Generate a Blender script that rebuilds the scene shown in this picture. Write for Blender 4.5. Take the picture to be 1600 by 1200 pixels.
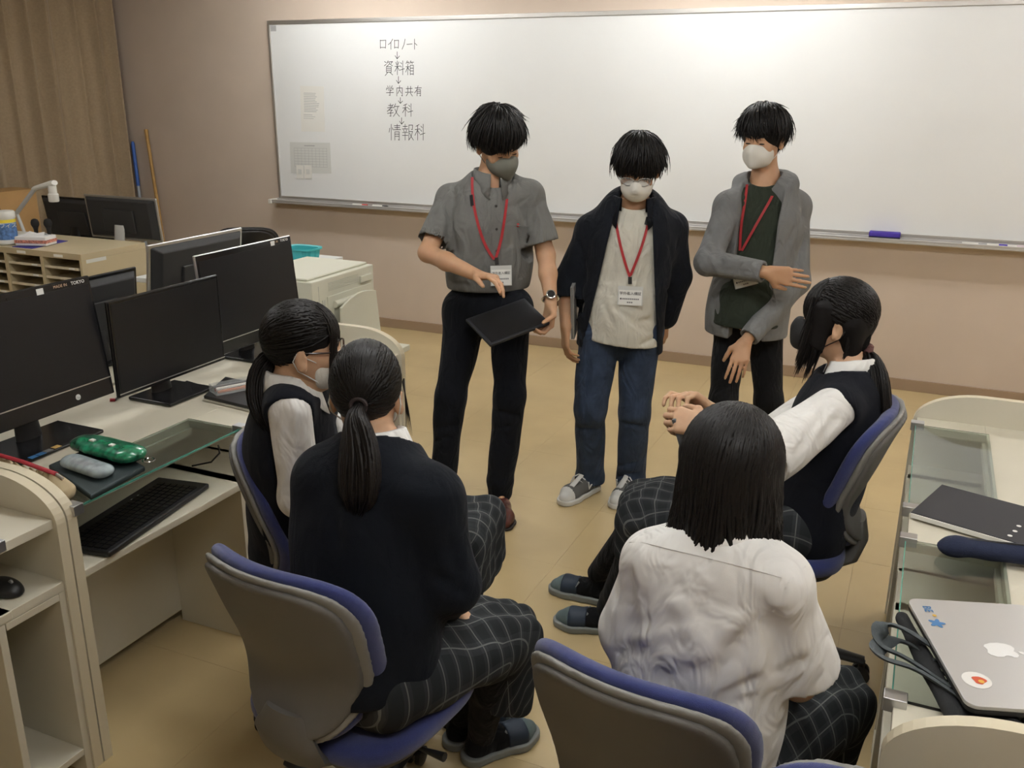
import bpy, bmesh, math, random
import numpy as np
from math import sin, cos, pi, radians, sqrt, atan2
from mathutils import Vector, Matrix
from mathutils.bvhtree import BVHTree

for o in list(bpy.data.objects): bpy.data.objects.remove(o)
SC = bpy.context.scene
COL = SC.collection

# ------------------------------------------------------------------ camera
F, PITCH, YAW, ROLL, CAMH = 1440.0, radians(17.7), radians(24.0), radians(0.35), 1.78
_fw = np.array([-sin(YAW)*cos(PITCH), cos(YAW)*cos(PITCH), -sin(PITCH)])
_rt = np.array([cos(YAW), sin(YAW), 0.0]); _up = np.cross(_rt, _fw)
_rt, _up = _rt*cos(ROLL)+_up*sin(ROLL), _up*cos(ROLL)-_rt*sin(ROLL)
CAMP = np.array([0, 0, CAMH])
cd = bpy.data.cameras.new('camera'); cam = bpy.data.objects.new('camera', cd); COL.objects.link(cam)
cd.sensor_width = 36.0; cd.lens = F/1600*36.0; cd.clip_start = 0.02
M = Matrix.Identity(4)
for i in range(3):
    M[i][0] = _rt[i]; M[i][1] = _up[i]; M[i][2] = -_fw[i]; M[i][3] = CAMP[i]
cam.matrix_world = M
SC.camera = cam
SC.view_settings.view_transform = 'Standard'; SC.view_settings.look = 'None'
SC.view_settings.gamma = 1.0; SC.view_settings.use_curve_mapping = False
SC.view_settings.exposure = 0.0
wd = bpy.data.worlds.new('world'); SC.world = wd; wd.use_nodes = True
wd.node_tree.nodes['Background'].inputs[0].default_value = (0.8, 0.78, 0.74, 1)
wd.node_tree.nodes['Background'].inputs[1].default_value = 0.05
LAMP_E = 54      # emission of the ceiling tubes

def ray(px, py): return (px-800)/F*_rt-(py-600)/F*_up+_fw
def atz(px, py, z=0.0):
    d = ray(px, py); return CAMP+d*((z-CAMH)/d[2])
def aty(px, py, y):
    d = ray(px, py); return CAMP+d*(y/d[1])
def atx(px, py, x):
    d = ray(px, py); return CAMP+d*(x/d[0])
def atd(px, py, D): return CAMP+ray(px, py)*D
def V(*a): return np.array(a, float)
def nrm(v):
    v = np.array(v, float); return v/max(np.linalg.norm(v), 1e-9)

# ------------------------------------------------------------------ materials
MATS = {}
def mat(name, col, rough=0.6, metal=0.0, bump=0.0, bscale=200.0, var=0.0, vscale=8.0, spec=0.5, trans=0.0, emit=None,
        estr=0.0, alpha=1.0, coat=0.0, sheen=0.0, stretch=None, ior=1.45, world=False):
    if name in MATS: return MATS[name]
    m = bpy.data.materials.new(name); m.use_nodes = True
    nt = m.node_tree; b = nt.nodes['Principled BSDF']
    b.inputs['Base Color'].default_value = (*col, 1); b.inputs['Roughness'].default_value = rough
    b.inputs['Metallic'].default_value = metal; b.inputs['Specular IOR Level'].default_value = spec
    b.inputs['Transmission Weight'].default_value = trans; b.inputs['Alpha'].default_value = alpha
    b.inputs['Coat Weight'].default_value = coat; b.inputs['Sheen Weight'].default_value = sheen
    b.inputs['IOR'].default_value = ior
    if emit: b.inputs['Emission Color'].default_value = (*emit, 1); b.inputs['Emission Strength'].default_value = estr
    if bump or var:
        tc = nt.nodes.new('ShaderNodeTexCoord'); src = tc.outputs['Object']
        if world: src = nt.nodes.new('ShaderNodeNewGeometry').outputs['Position']
        if stretch:
            mp = nt.nodes.new('ShaderNodeMapping'); mp.inputs['Scale'].default_value = stretch
            nt.links.new(src, mp.inputs['Vector']); src = mp.outputs[0]
    if var:
        n = nt.nodes.new('ShaderNodeTexNoise'); n.inputs['Scale'].default_value = vscale; n.inputs['Detail'].default_value = 5
        nt.links.new(src, n.inputs['Vector'])
        r = nt.nodes.new('ShaderNodeValToRGB')
        r.color_ramp.elements[0].position = 0.3; r.color_ramp.elements[1].position = 0.7
        r.color_ramp.elements[0].color = tuple(max(0, c*(1-var)) for c in col)+(1,)
        r.color_ramp.elements[1].color = tuple(min(1, c*(1+var)) for c in col)+(1,)
        nt.links.new(n.outputs['Fac'], r.inputs['Fac']); nt.links.new(r.outputs['Color'], b.inputs['Base Color'])
    if bump:
        n2 = nt.nodes.new('ShaderNodeTexNoise'); n2.inputs['Scale'].default_value = bscale; n2.inputs['Detail'].default_value = 3
        nt.links.new(src, n2.inputs['Vector'])
        bp = nt.nodes.new('ShaderNodeBump'); bp.inputs['Strength'].default_value = bump; bp.inputs['Distance'].default_value = 0.002
        nt.links.new(n2.outputs['Fac'], bp.inputs['Height']); nt.links.new(bp.outputs['Normal'], b.inputs['Normal'])
    MATS[name] = m
    return m

mat('wall', (0.60, 0.50, 0.41), 0.85, bump=0.25, bscale=260, var=0.03, vscale=3)
mat('ceiling', (0.75, 0.73, 0.69), 0.9, bump=0.2, bscale=120)
mat('baseboard', (0.33, 0.235, 0.155), 0.5)
mat('floor_tile', (0.55, 0.425, 0.225), 0.26, bump=0.06, bscale=25, var=0.07, vscale=2.2, spec=0.45, world=True)
mat('floor_joint', (0.40, 0.30, 0.16), 0.6)
mat('curtain', (0.36, 0.275, 0.175), 0.9, bump=0.5, bscale=500, var=0.08, vscale=60, sheen=0.2)
mat('board', (0.80, 0.81, 0.80), 0.32, var=0.015, vscale=2, spec=0.4)
mat('alu', (0.55, 0.53, 0.50), 0.38, metal=0.85)
mat('tray_alu', (0.62, 0.61, 0.60), 0.35, metal=0.6)
mat('ink', (0.02, 0.02, 0.025), 0.6)
mat('paper', (0.80, 0.79, 0.74), 0.8)
mat('paper_grey', (0.66, 0.67, 0.64), 0.6)
mat('paper_ink', (0.42, 0.42, 0.42), 0.8)
mat('cream', (0.63, 0.59, 0.475), 0.45, var=0.03, vscale=4, bump=0.03, bscale=80)
mat('cream_edge', (0.67, 0.60, 0.44), 0.45)
mat('beige_metal', (0.50, 0.42, 0.27), 0.4, var=0.03)
mat('beige_dark', (0.30, 0.25, 0.15), 0.6)
mat('black_plastic', (0.012, 0.012, 0.013), 0.42, bump=0.1, bscale=600)
mat('black_gloss', (0.010, 0.010, 0.011), 0.18)
mat('screen', (0.012, 0.012, 0.013), 0.30, spec=0.35)
mat('silver', (0.55, 0.55, 0.55), 0.3, metal=0.9)
mat('silver_plastic', (0.55, 0.55, 0.53), 0.4)
mat('chrome', (0.7, 0.7, 0.7), 0.15, metal=1.0)
mat('white_plastic', (0.74, 0.73, 0.68), 0.45)
mat('printer_body', (0.68, 0.67, 0.55), 0.45, bump=0.05, bscale=500)
mat('printer_grey', (0.50, 0.50, 0.43), 0.5)
mat('glass', (0.86, 0.94, 0.91), 0.03, trans=1.0, ior=1.45)
mat('lens', (0.9, 0.92, 0.92), 0.05, alpha=0.10)
mat('glass_edge', (0.10, 0.32, 0.25), 0.15, spec=0.6)
mat('blue_fabric', (0.023, 0.033, 0.135), 0.95, bump=0.6, bscale=900, var=0.12, vscale=300, sheen=0.3)
mat('chair_shell', (0.115, 0.11, 0.10), 0.55, bump=0.25, bscale=700)
mat('chair_rim', (0.20, 0.195, 0.18), 0.5, bump=0.2, bscale=700)
mat('black_fabric', (0.018, 0.017, 0.017), 0.95, bump=0.5, bscale=700)
mat('lamp_tube', (1, 1, 1), 0.5, emit=(0.98, 0.985, 0.98), estr=LAMP_E)
mat('lamp_body', (0.8, 0.8, 0.8), 0.5)

# ------------------------------------------------------------------ object helpers
ROOT = {}
def link(o): COL.objects.link(o); return o
def tag(o, label=None, cat=None, group=None, kind=None):
    if label: o['label'] = label
    if cat: o['category'] = cat
    if group: o['group'] = group
    if kind: o['kind'] = kind
    return o
def thing(name, label, cat, loc=(0, 0, 0), rz=0.0, group=None):
    o = bpy.data.objects.new(name, None); link(o)
    o.empty_display_size = 0.05
    o.location = tuple(float(c) for c in loc); o.rotation_euler = (0, 0, rz)
    ROOT[o.name] = Matrix.Translation(Vector(o.location)) @ Matrix.Rotation(rz, 4, 'Z')
    return tag(o, label, cat, group)
def root_of(o):
    while o.parent: o = o.parent
    return o
def mesh_obj(name, verts, faces, material, parent=None, smooth=False, world=True, mats=None, midx=None):
    """links ONE mesh object; with world=True the vertices are given in world space"""
    me = bpy.data.meshes.new(name)
    verts = np.asarray(verts, dtype=np.float64)
    if world and parent is not None:
        r = root_of(parent)
        if r.name in ROOT:
            Mi = np.array(ROOT[r.name].inverted()); verts = verts@Mi[:3, :3].T+Mi[:3, 3]
    if isinstance(faces, np.ndarray):
        n, k = faces.shape
        me.vertices.add(len(verts)); me.vertices.foreach_set('co', verts.astype(np.float32).ravel())
        me.loops.add(n*k); me.loops.foreach_set('vertex_index', faces.astype(np.int32).ravel())
        me.polygons.add(n); me.polygons.foreach_set('loop_start', np.arange(0, n*k, k, dtype=np.int32))
        me.update(calc_edges=True)
    else:
        me.from_pydata([tuple(v) for v in verts], [], [tuple(f) for f in faces])
    if smooth: me.polygons.foreach_set('use_smooth', np.ones(len(me.polygons), bool))
    me.materials.append(MATS[material])
    for m_ in (mats or []): me.materials.append(MATS[m_])
    if midx is not None: me.polygons.foreach_set('material_index', np.asarray(midx, np.int32))
    me.update()
    o = bpy.data.objects.new(name, me); link(o)
    if parent is not None: o.parent = parent
    return o
def copy_tree(o, parent=None):
    c = o.copy(); link(c); c.parent = parent
    for ch in list(o.children): copy_tree(ch, c)
    return c

class MB:
    """collects boxes, tubes, lathes and prisms into one mesh"""
    def __init__(s): s.v = []; s.f = []; s.mi = []; s.cur = 0
    def add(s, v, f):
        n = len(s.v); s.v += [tuple(map(float, p)) for p in v]
        s.f += [tuple(i+n for i in q) for q in f]; s.mi += [s.cur]*len(f); return s
    def mi_(s, i): s.cur = i; return s
    def box(s, lo, hi, Mx=None):
        x0, y0, z0 = lo; x1, y1, z1 = hi
        v = [(x0, y0, z0), (x1, y0, z0), (x1, y1, z0), (x0, y1, z0), (x0, y0, z1), (x1, y0, z1), (x1, y1, z1), (x0, y1, z1)]
        if Mx is not None: v = [tuple(Mx @ Vector(p)) for p in v]
        return s.add(v, [(3, 2, 1, 0), (4, 5, 6, 7), (0, 1, 5, 4), (1, 2, 6, 5), (2, 3, 7, 6), (3, 0, 4, 7)])
    def quadbox(s, pts, n, t):
        """slab: four corner points, extruded by t along n"""
        p = [np.array(q, float) for q in pts]; n = nrm(n)*t
        v = p+[q+n for q in p]
        return s.add(v, [(3, 2, 1, 0), (4, 5, 6, 7), (0, 1, 5, 4), (1, 2, 6, 5), (2, 3, 7, 6), (3, 0, 4, 7)])
    def tube(s, pts, r, n=10, cap=True, flat=1.0, nref=None):
        P = [np.array(p, float) for p in pts]; m = len(P)
        R = [r]*m if np.isscalar(r) else list(r)
        v = []; ref = None
        for i in range(m):
            t = nrm(P[min(i+1, m-1)]-P[max(i-1, 0)])
            if nref is not None: ref = np.array(nref, float)
            elif ref is None: ref = V(0, 0, 1) if abs(t[2]) < .9 else V(1, 0, 0)
            a = nrm(np.cross(t, ref)); b = nrm(np.cross(a, t)); ref = b
            for k in range(n):
                w = 2*pi*k/n; v.append(P[i]+R[i]*(cos(w)*a+flat*sin(w)*b))
        f = [(i*n+k, i*n+(k+1) % n, (i+1)*n+(k+1) % n, (i+1)*n+k) for i in range(m-1) for k in range(n)]
        if cap: f += [tuple(range(n-1, -1, -1)), tuple((m-1)*n+k for k in range(n))]
        return s.add(v, f)
    def lathe(s, prof, c=(0, 0, 0), n=24, axis=None):
        """profile of (radius, height) turned about z (or an axis vector) at c"""
        ax = nrm(axis) if axis is not None else V(0, 0, 1)
        a = nrm(np.cross(ax, V(1, 0, 0) if abs(ax[0]) < .9 else V(0, 1, 0))); b = np.cross(ax, a); c = np.array(c, float)
        v = [c+ax*z+r*(cos(2*pi*k/n)*a+sin(2*pi*k/n)*b) for r, z in prof for k in range(n)]
        m = len(prof)
        f = [(i*n+k, i*n+(k+1) % n, (i+1)*n+(k+1) % n, (i+1)*n+k) for i in range(m-1) for k in range(n)]
        f += [tuple(range(n-1, -1, -1)), tuple((m-1)*n+k for k in range(n))]
        return s.add(v, f)
    def prism(s, outline, ext):
        """closed 3-D outline extruded by vector ext"""
        p = [np.array(q, float) for q in outline]; n = len(p); e = np.array(ext, float)
        f = [tuple(range(n-1, -1, -1)), tuple(range(n, 2*n))]+[(i, (i+1) % n, n+(i+1) % n, n+i) for i in range(n)]
        return s.add(p+[q+e for q in p], f)
    def build(s, name, material, parent=None, smooth=False, bevel=0.0, seg=2, world=True, mats=None):
        o = mesh_obj(name, s.v, s.f, material, parent, smooth, world, mats, s.mi if mats else None)
        bm = bmesh.new(); bm.from_mesh(o.data); bmesh.ops.recalc_face_normals(bm, faces=bm.faces); bm.to_mesh(o.data); bm.free()
        if bevel:
            md = o.modifiers.new('bevel', 'BEVEL'); md.width = bevel; md.segments = seg; md.limit_method = 'ANGLE'; md.angle_limit = radians(35)
            o.data.polygons.foreach_set('use_smooth', np.ones(len(o.data.polygons), bool))
            md2 = o.modifiers.new('wn', 'WEIGHTED_NORMAL'); md2.keep_sharp = False
        elif smooth:
            try: o.data.set_sharp_from_angle(angle=radians(45))
            except Exception: pass
        return o

def text_mesh(name, body, origin, xdir, ydir, size, material, parent=None, lift=0.0006, align='CENTER', thin=0.0, extr=0.0):
    """flat lettering with the built-in font, at origin, laid along xdir/ydir"""
    c = bpy.data.curves.new(name, 'FONT'); c.body = body; c.size = 1.0; c.align_x = align; c.align_y = 'CENTER'
    c.offset = thin; c.resolution_u = 2
    t = bpy.data.objects.new(name, c); link(t)
    me = bpy.data.meshes.new_from_object(t.evaluated_get(bpy.context.evaluated_depsgraph_get()))
    v = np.zeros(len(me.vertices)*3); me.vertices.foreach_get('co', v); v = v.reshape(-1, 3)
    f = [tuple(p.vertices) for p in me.polygons]
    bpy.data.objects.remove(t); bpy.data.curves.remove(c); bpy.data.meshes.remove(me)
    x = nrm(xdir); y = nrm(ydir); n = np.cross(x, y)
    W = np.array(origin)+v[:, :1]*size*x+v[:, 1:2]*size*y+n*lift
    return mesh_obj(name, W, f, material, parent)

# ------------------------------------------------------------------ implicit surfaces (bodies, clothes, padded shapes)
class SDF:
    def __init__(s, lo, hi, h):
        s.lo = np.array(lo, float); s.h = h
        n = np.ceil((np.array(hi, float)-s.lo)/h).astype(int)+1; s.n = n
        s.ax = [(s.lo[i]+h*np.arange(n[i])).astype(np.float32) for i in range(3)]
        s.D = np.full(tuple(n), 0.3, np.float32)
    def sl(s, lo, hi, m):
        a = np.clip(np.floor((np.array(lo)-m-s.lo)/s.h).astype(int), 0, s.n); b = np.clip(np.ceil((np.array(hi)+m-s.lo)/s.h).astype(int)+1, 0, s.n)
        return tuple(slice(a[i], b[i]) for i in range(3))
    def co(s, q): return (s.ax[0][q[0]][:, None, None], s.ax[1][q[1]][None, :, None], s.ax[2][q[2]][None, None, :])
    def op(s, q, d, k, mode):
        A = s.D[q]
        if A.size == 0: return
        if mode == 'u':
            if k > 0:
                hh = np.maximum(k-np.abs(A-d), 0)/k; s.D[q] = np.minimum(A, d)-hh*hh*k*0.25
            else: s.D[q] = np.minimum(A, d)
        else:
            if mode == 's': d = -d
            if k > 0:
                hh = np.maximum(k-np.abs(A-d), 0)/k; s.D[q] = np.maximum(A, d)+hh*hh*k*0.25
            else: s.D[q] = np.maximum(A, d)
    def cap(s, a, b, ra, rb=None, k=0.02, mode='u', flat=None):
        """tapered capsule; flat=(direction, factor) squeezes it along a direction"""
        a = np.array(a, float); b = np.array(b, float); rb = ra if rb is None else rb
        R = max(ra, rb); q = s.sl(np.minimum(a, b)-R, np.maximum(a, b)+R, k+3*s.h)
        X, Y, Z = s.co(q)
        px, py, pz = X-a[0], Y-a[1], Z-a[2]; d = b-a
        if flat is not None:
            n = nrm(flat[0]); f = flat[1]-1.0
            dot = (px*n[0]+py*n[1]+pz*n[2])*f
            px, py, pz = px+dot*n[0], py+dot*n[1], pz+dot*n[2]; d = d+n*np.dot(d, n)*f
        L = max(np.dot(d, d), 1e-9)
        t = np.clip((px*d[0]+py*d[1]+pz*d[2])/L, 0, 1)
        D = np.sqrt((px-t*d[0])**2+(py-t*d[1])**2+(pz-t*d[2])**2)-(ra+(rb-ra)*t)
        s.op(q, D.astype(np.float32), k, mode); return s
    def chain(s, pts, rad, k=0.02, flat=None, mode='u'):
        for i in range(len(pts)-1): s.cap(pts[i], pts[i+1], rad[i], rad[i+1], k, mode, flat)
        return s
    def ell(s, c, r, R=None, k=0.02, mode='u'):
        """ellipsoid; R rows are its axes"""
        c = np.array(c, float); r = np.array(r, float); m = r.max(); q = s.sl(c-m, c+m, k+3*s.h)
        X, Y, Z = s.co(q); p = (X-c[0], Y-c[1], Z-c[2])
        if R is not None: p = tuple(p[0]*R[i][0]+p[1]*R[i][1]+p[2]*R[i][2] for i in range(3))
        k0 = np.sqrt((p[0]/r[0])**2+(p[1]/r[1])**2+(p[2]/r[2])**2); k1 = np.sqrt((p[0]/r[0]**2)**2+(p[1]/r[1]**2)**2+(p[2]/r[2]**2)**2)+1e-6
        s.op(q, (k0*(k0-1)/k1).astype(np.float32), k, mode); return s
    def plane(s, n, p0, k=0.0, mode='i'):
        """keeps the side the normal points away from"""
        n = nrm(n); q = (slice(None),)*3; X, Y, Z = s.co(q)
        s.op(q, ((X-p0[0])*n[0]+(Y-p0[1])*n[1]+(Z-p0[2])*n[2]).astype(np.float32), k, mode); return s
    def crease(s, a, b, w, depth, w2=None):
        """soft groove (depth>0) or ridge (depth<0) along a segment"""
        a = np.array(a, float); b = np.array(b, float); q = s.sl(np.minimum(a, b), np.maximum(a, b), w*2.6)
        X, Y, Z = s.co(q)
        if s.D[q].size == 0: return s
        px, py, pz = X-a[0], Y-a[1], Z-a[2]; d = b-a; L = max(np.dot(d, d), 1e-9)
        t = np.clip((px*d[0]+py*d[1]+pz*d[2])/L, 0, 1)
        r2 = (px-t*d[0])**2+(py-t*d[1])**2+(pz-t*d[2])**2
        s.D[q] += (depth*np.exp(-r2/(w*w))*(0.35+0.65*np.sin(pi*np.clip(t, .05, .95)))).astype(np.float32); return s
    def noise(s, amp, fr, seed=0, aniso=(1, 1, 1)):
        """small irregular drape from summed warped sines"""
        rs = np.random.RandomState(seed); X, Y, Z = s.co((slice(None),)*3)
        band = np.abs(s.D) < 0.03
        ix = np.nonzero(band); x, y, z = (s.ax[i][ix[i]]*aniso[i] for i in range(3))
        acc = np.zeros(len(x), np.float32)
        for j in range(6):
            d = nrm(rs.normal(size=3)); e = nrm(rs.normal(size=3)); f = fr*(0.6+0.9*rs.rand()); ph = rs.rand(3)*6.28
            w = np.sin((x*e[0]+y*e[1]+z*e[2])*f*0.7+ph[0])*1.3
            acc += np.sin((x*d[0]+y*d[1]+z*d[2])*f+ph[1]+w)
        s.D[ix] += (amp*acc/2.4).astype(np.float32); return s
    def mesh(s, smooth=1):
        D = s.D; S = D < 0
        c = np.zeros(tuple(s.n-1), np.uint8)
        sl = (slice(0, -1), slice(1, None))
        for i in (0, 1):
            for j in (0, 1):
                for k in (0, 1): c += S[sl[i], sl[j], sl[k]]
        mix = (c > 0) & (c < 8); I = np.argwhere(mix)
        acc = np.zeros((len(I), 3)); cnt = np.zeros(len(I))
        C = [(i, j, k) for i in (0, 1) for j in (0, 1) for k in (0, 1)]
        val = {q: D[I[:, 0]+q[0], I[:, 1]+q[1], I[:, 2]+q[2]].astype(np.float64) for q in C}
        for a in C:
            for ax in range(3):
                if a[ax] == 0:
                    b = list(a); b[ax] = 1; b = tuple(b); da, db = val[a], val[b]; m = (da < 0) != (db < 0)
                    t = np.where(m, da/np.where(m, da-db, 1), 0)
                    p = np.tile(np.array(a, float), (len(I), 1)); p[:, ax] = t
                    acc += p*m[:, None]; cnt += m
        vid = np.full(mix.shape, -1, np.int32); vid[mix] = np.arange(len(I))
        vs = s.lo+s.h*(I+acc/cnt[:, None]); F_ = []
        for ax in range(3):
            u, w = (ax+1) % 3, (ax+2) % 3
            q0 = [slice(None)]*3; q1 = [slice(None)]*3; q0[ax] = slice(0, -1); q1[ax] = slice(1, None)
            for q in (q0, q1): q[u] = slice(1, -1); q[w] = slice(1, -1)
            A = S[tuple(q0)]; B = S[tuple(q1)]; E = np.argwhere(A != B)
            inside = A[E[:, 0], E[:, 1], E[:, 2]]
            E = E.copy(); E[:, u] += 1; E[:, w] += 1
            def cell(du, dw):
                G = E.copy(); G[:, u] += du; G[:, w] += dw; return vid[G[:, 0], G[:, 1], G[:, 2]]
            Q = np.stack([cell(-1, -1), cell(0, -1), cell(0, 0), cell(-1, 0)], 1)
            Q[~inside] = Q[~inside][:, ::-1]; F_.append(Q)
        Fq = np.concatenate(F_)
        Fq = Fq[(Fq >= 0).all(1)]
        for _ in range(smooth):
            acc = np.zeros_like(vs); n = np.zeros(len(vs))
            for a, b in ((0, 1), (1, 2), (2, 3), (3, 0)):
                for i, j in ((a, b), (b, a)):
                    n += np.bincount(Fq[:, i], minlength=len(vs))
                    for d in range(3): acc[:, d] += np.bincount(Fq[:, i], weights=vs[Fq[:, j], d], minlength=len(vs))
            vs = vs*0.4+0.6*acc/np.maximum(n, 1)[:, None]
        return vs, Fq
    def build(s, name, material, parent=None, smooth=1, world=True, keep=None):
        v, f = s.mesh(smooth); o = mesh_obj(name, v, f, material, parent, True, world)
        if keep is not None: keep.append((v, f))
        return o

class Surf:
    """finds where a photo pixel's ray meets a finished surface"""
    def __init__(s, *vf):
        v = []; f = []
        for a, b in vf: n = len(v); v += [tuple(p) for p in a]; f += [tuple(int(i)+n for i in q) for q in b]
        s.t = BVHTree.FromPolygons(v, f)
    def hit(s, px, py, off=0.002):
        d = nrm(ray(px, py)); p, n, i, ds = s.t.ray_cast(Vector(CAMP), Vector(d))
        if p is None: return None
        return np.array(p)+np.array(n)*off, np.array(n)
    def near(s, q, off=0.002):
        p, n, i, ds = s.t.find_nearest(Vector(q)); return np.array(p)+np.array(n)*off, np.array(n)

# ------------------------------------------------------------------ room shell
WY = 6.03; XL, XR, YB, ZC = -6.33, 2.7, -2.3, 2.75
def structure(name, mb, m, **k): return tag(mb.build(name, m, **k), kind='structure')
fl = structure('floor', MB().box((XL, YB, -0.06), (XR, WY, -0.004)), 'floor_joint')
TS = 0.5365
tx0, ty0 = -1.16-TS*10, 3.03-TS*10
tile_me = None
i0, i1 = math.floor((XL-tx0)/TS), math.ceil((XR-tx0)/TS)
for i in range(i0, i1):
    for j in range(math.floor((YB-ty0)/TS), math.ceil((WY-ty0)/TS)):
        x0, y0 = tx0+i*TS, ty0+j*TS
        if x0 < XL or x0+TS > XR or y0 < YB or y0+TS > WY:
            xa, xb, ya, yb = max(x0, XL), min(x0+TS, XR), max(y0, YB), min(y0+TS, WY)
            if xb-xa < .02 or yb-ya < .02: continue
            MB().box((xa+.0004, ya+.0004, -.0045), (xb-.0004, yb-.0004, 0)).build('tile', 'floor_tile', fl)
        elif tile_me is None:
            t = MB().box((-TS/2+.0004, -TS/2+.0004, -.0045), (TS/2-.0004, TS/2-.0004, 0)).build('tile', 'floor_tile', fl); tile_me = t.data
            t.location = (x0+TS/2, y0+TS/2, 0)
        else:
            t = link(bpy.data.objects.new('tile', tile_me)); t.parent = fl; t.location = (x0+TS/2, y0+TS/2, 0)
structure('ceiling', MB().box((XL, YB, ZC), (XR, WY, ZC+.1)), 'ceiling')
structure('wall_front', MB().box((XL-.1, WY, -.06), (XR+.1, WY+.12, ZC+.1)), 'wall')
structure('wall_left', MB().box((XL-.12, YB, -.06), (XL, WY, ZC+.1)), 'wall')
structure('wall_right', MB().box((XR, YB, -.06), (XR+.12, WY, ZC+.1)), 'wall')
structure('wall_back', MB().box((XL-.1, YB-.12, -.06), (XR+.1, YB, ZC+.1)), 'wall')
structure('baseboard_front', MB().box((XL, WY-.011, 0), (XR, WY, .072)), 'baseboard', bevel=.003)
structure('baseboard_right', MB().box((XR-.011, YB, 0), (XR, WY-.011, .072)), 'baseboard', bevel=.003)
structure('baseboard_left', MB().box((XL, YB, 0), (XL+.011, WY-.011, .072)), 'baseboard', bevel=.003)

# ceiling lamps: twin-tube fluorescent fixtures, rows parallel to the whiteboard
def ceiling_lamp(x, y, label):
    t = thing('ceiling_lamp', label, 'lamp', (x, y, ZC), 0, 'twin-tube ceiling lamps')
    MB().box((x-.66, y-.10, ZC-.05), (x+.66, y+.10, ZC)).box((x-.66, y-.02, ZC-.075), (x+.66, y+.02, ZC-.05)).build('housing', 'lamp_body', t, bevel=.006)
    for s in (-1, 1):
        MB().tube([(x-.6, y+s*.065, ZC-.075), (x+.6, y+s*.065, ZC-.075)], .016, 12).build('tube', 'lamp_tube', t, smooth=True)
for lx, ly, lb in [(-3.7, 5.05, 'by the curtain'), (-1.2, 5.05, 'over the middle'), (1.62, 5.05, 'over the blue eraser')]:
    ceiling_lamp(lx, ly, 'white twin-tube fluorescent lamp in the row beside the whiteboard, '+lb)
for lx, ly, lb in [(-3.7, 2.2, 'over the back-to-back desks'), (-1.2, 2.2, 'over the seated group'), (1.3, 2.2, 'over the right desk')]:
    ceiling_lamp(lx, ly, 'white twin-tube fluorescent lamp in the second row, '+lb)

ceiling_lamp(.15, .55, 'white twin-tube fluorescent lamp on its own, over the rear of the aisle')

# curtain on the left wall
def make_curtain():
    n, m = 420, 26; ys = np.linspace(2.0, 5.93, n); v = []
    for k in range(m):
        z = 0.03+(2.62-0.03)*k/(m-1); a = 0.042+0.016*(1-k/(m-1))
        for y in ys:
            ph = (y-2)/0.205*2*pi+0.5*sin(y*5.1)+0.22*sin(y*13+z*.7)
            v.append((XL+0.13+a*sin(ph)+0.012*sin(2.3*ph+1+z*.4)+0.004*sin(y*41), y+0.020*cos(ph)+.010*(1-k/(m-1))*sin(y*7), z))
    f = [(k*n+i, k*n+i+1, (k+1)*n+i+1, (k+1)*n+i) for k in range(m-1) for i in range(n-1)]
    o = mesh_obj('curtain', v, f, 'curtain', None, True)
    sd = o.modifiers.new('thick', 'SOLIDIFY'); sd.thickness = .003
    tag(o, 'floor-length pleated brown curtain hanging on the left wall', 'curtain')
    MB().tube([(XL+.13, 1.9, 2.66), (XL+.13, 5.97, 2.66)], .014, 10).build('curtain_rail', 'alu', o, smooth=True)
    h = MB()
    for y in np.arange(2.05, 5.9, .2): h.box((XL+.127, y-.004, 2.615), (XL+.133, y+.004, 2.66))
    for y in (1.95, 3.9, 5.95): h.box((XL-.001, y-.01, 2.65), (XL+.14, y+.01, 2.67))
    tag(h.build('curtain_hooks', 'alu', o), kind='stuff')
make_curtain()

# ------------------------------------------------------------------ whiteboard
BX0, BX1, BZ0, BZ1, BY = -4.69, 1.25, 0.955, 2.262, WY-.032
wb = thing('whiteboard', 'long wall-mounted whiteboard with aluminium frame and handwriting in black marker', 'whiteboard', (BX0, WY, BZ0))
MB().box((BX0+.012, BY, BZ0+.012), (BX1-.012, WY, BZ1-.012)).build('board_surface', 'board', wb)
fr = MB()
for a, b in (((BX0, BY-.010, BZ1-.028), (BX1, WY, BZ1)), ((BX0, BY-.010, BZ0), (BX0+.020, WY, BZ1-.028)), ((BX1-.020, BY-.010, BZ0), (BX1, WY, BZ1-.028)), ((BX0+.02, BY-.010, BZ0), (BX1-.02, WY, BZ0+.020))):
    fr.box(a, b)
fr.build('frame', 'alu', wb, bevel=.002)
tr = MB()
tr.box((BX0-.02, BY-.085, BZ0-.030), (BX1+.02, WY, BZ0-.018)).box((BX0-.02, BY-.085, BZ0-.018), (BX1+.02, BY-.075, BZ0-.004)).box((BX0-.02, BY-.012, BZ0-.02), (BX1+.02, WY, BZ0))
tr.build('marker_tray', 'tray_alu', wb, bevel=.002)
MB().box((BX0-.045, BY-.092, BZ0-.036), (BX0-.015, WY, BZ0-.002)).build('tray_end_cap', 'white_plastic', wb, bevel=.004)
MB().box((BX0+.024, BY-.001, BZ1-.075), (BX0+.075, BY+.001, BZ1-.035)).build('corner_sticker', 'paper_ink', wb)
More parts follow.
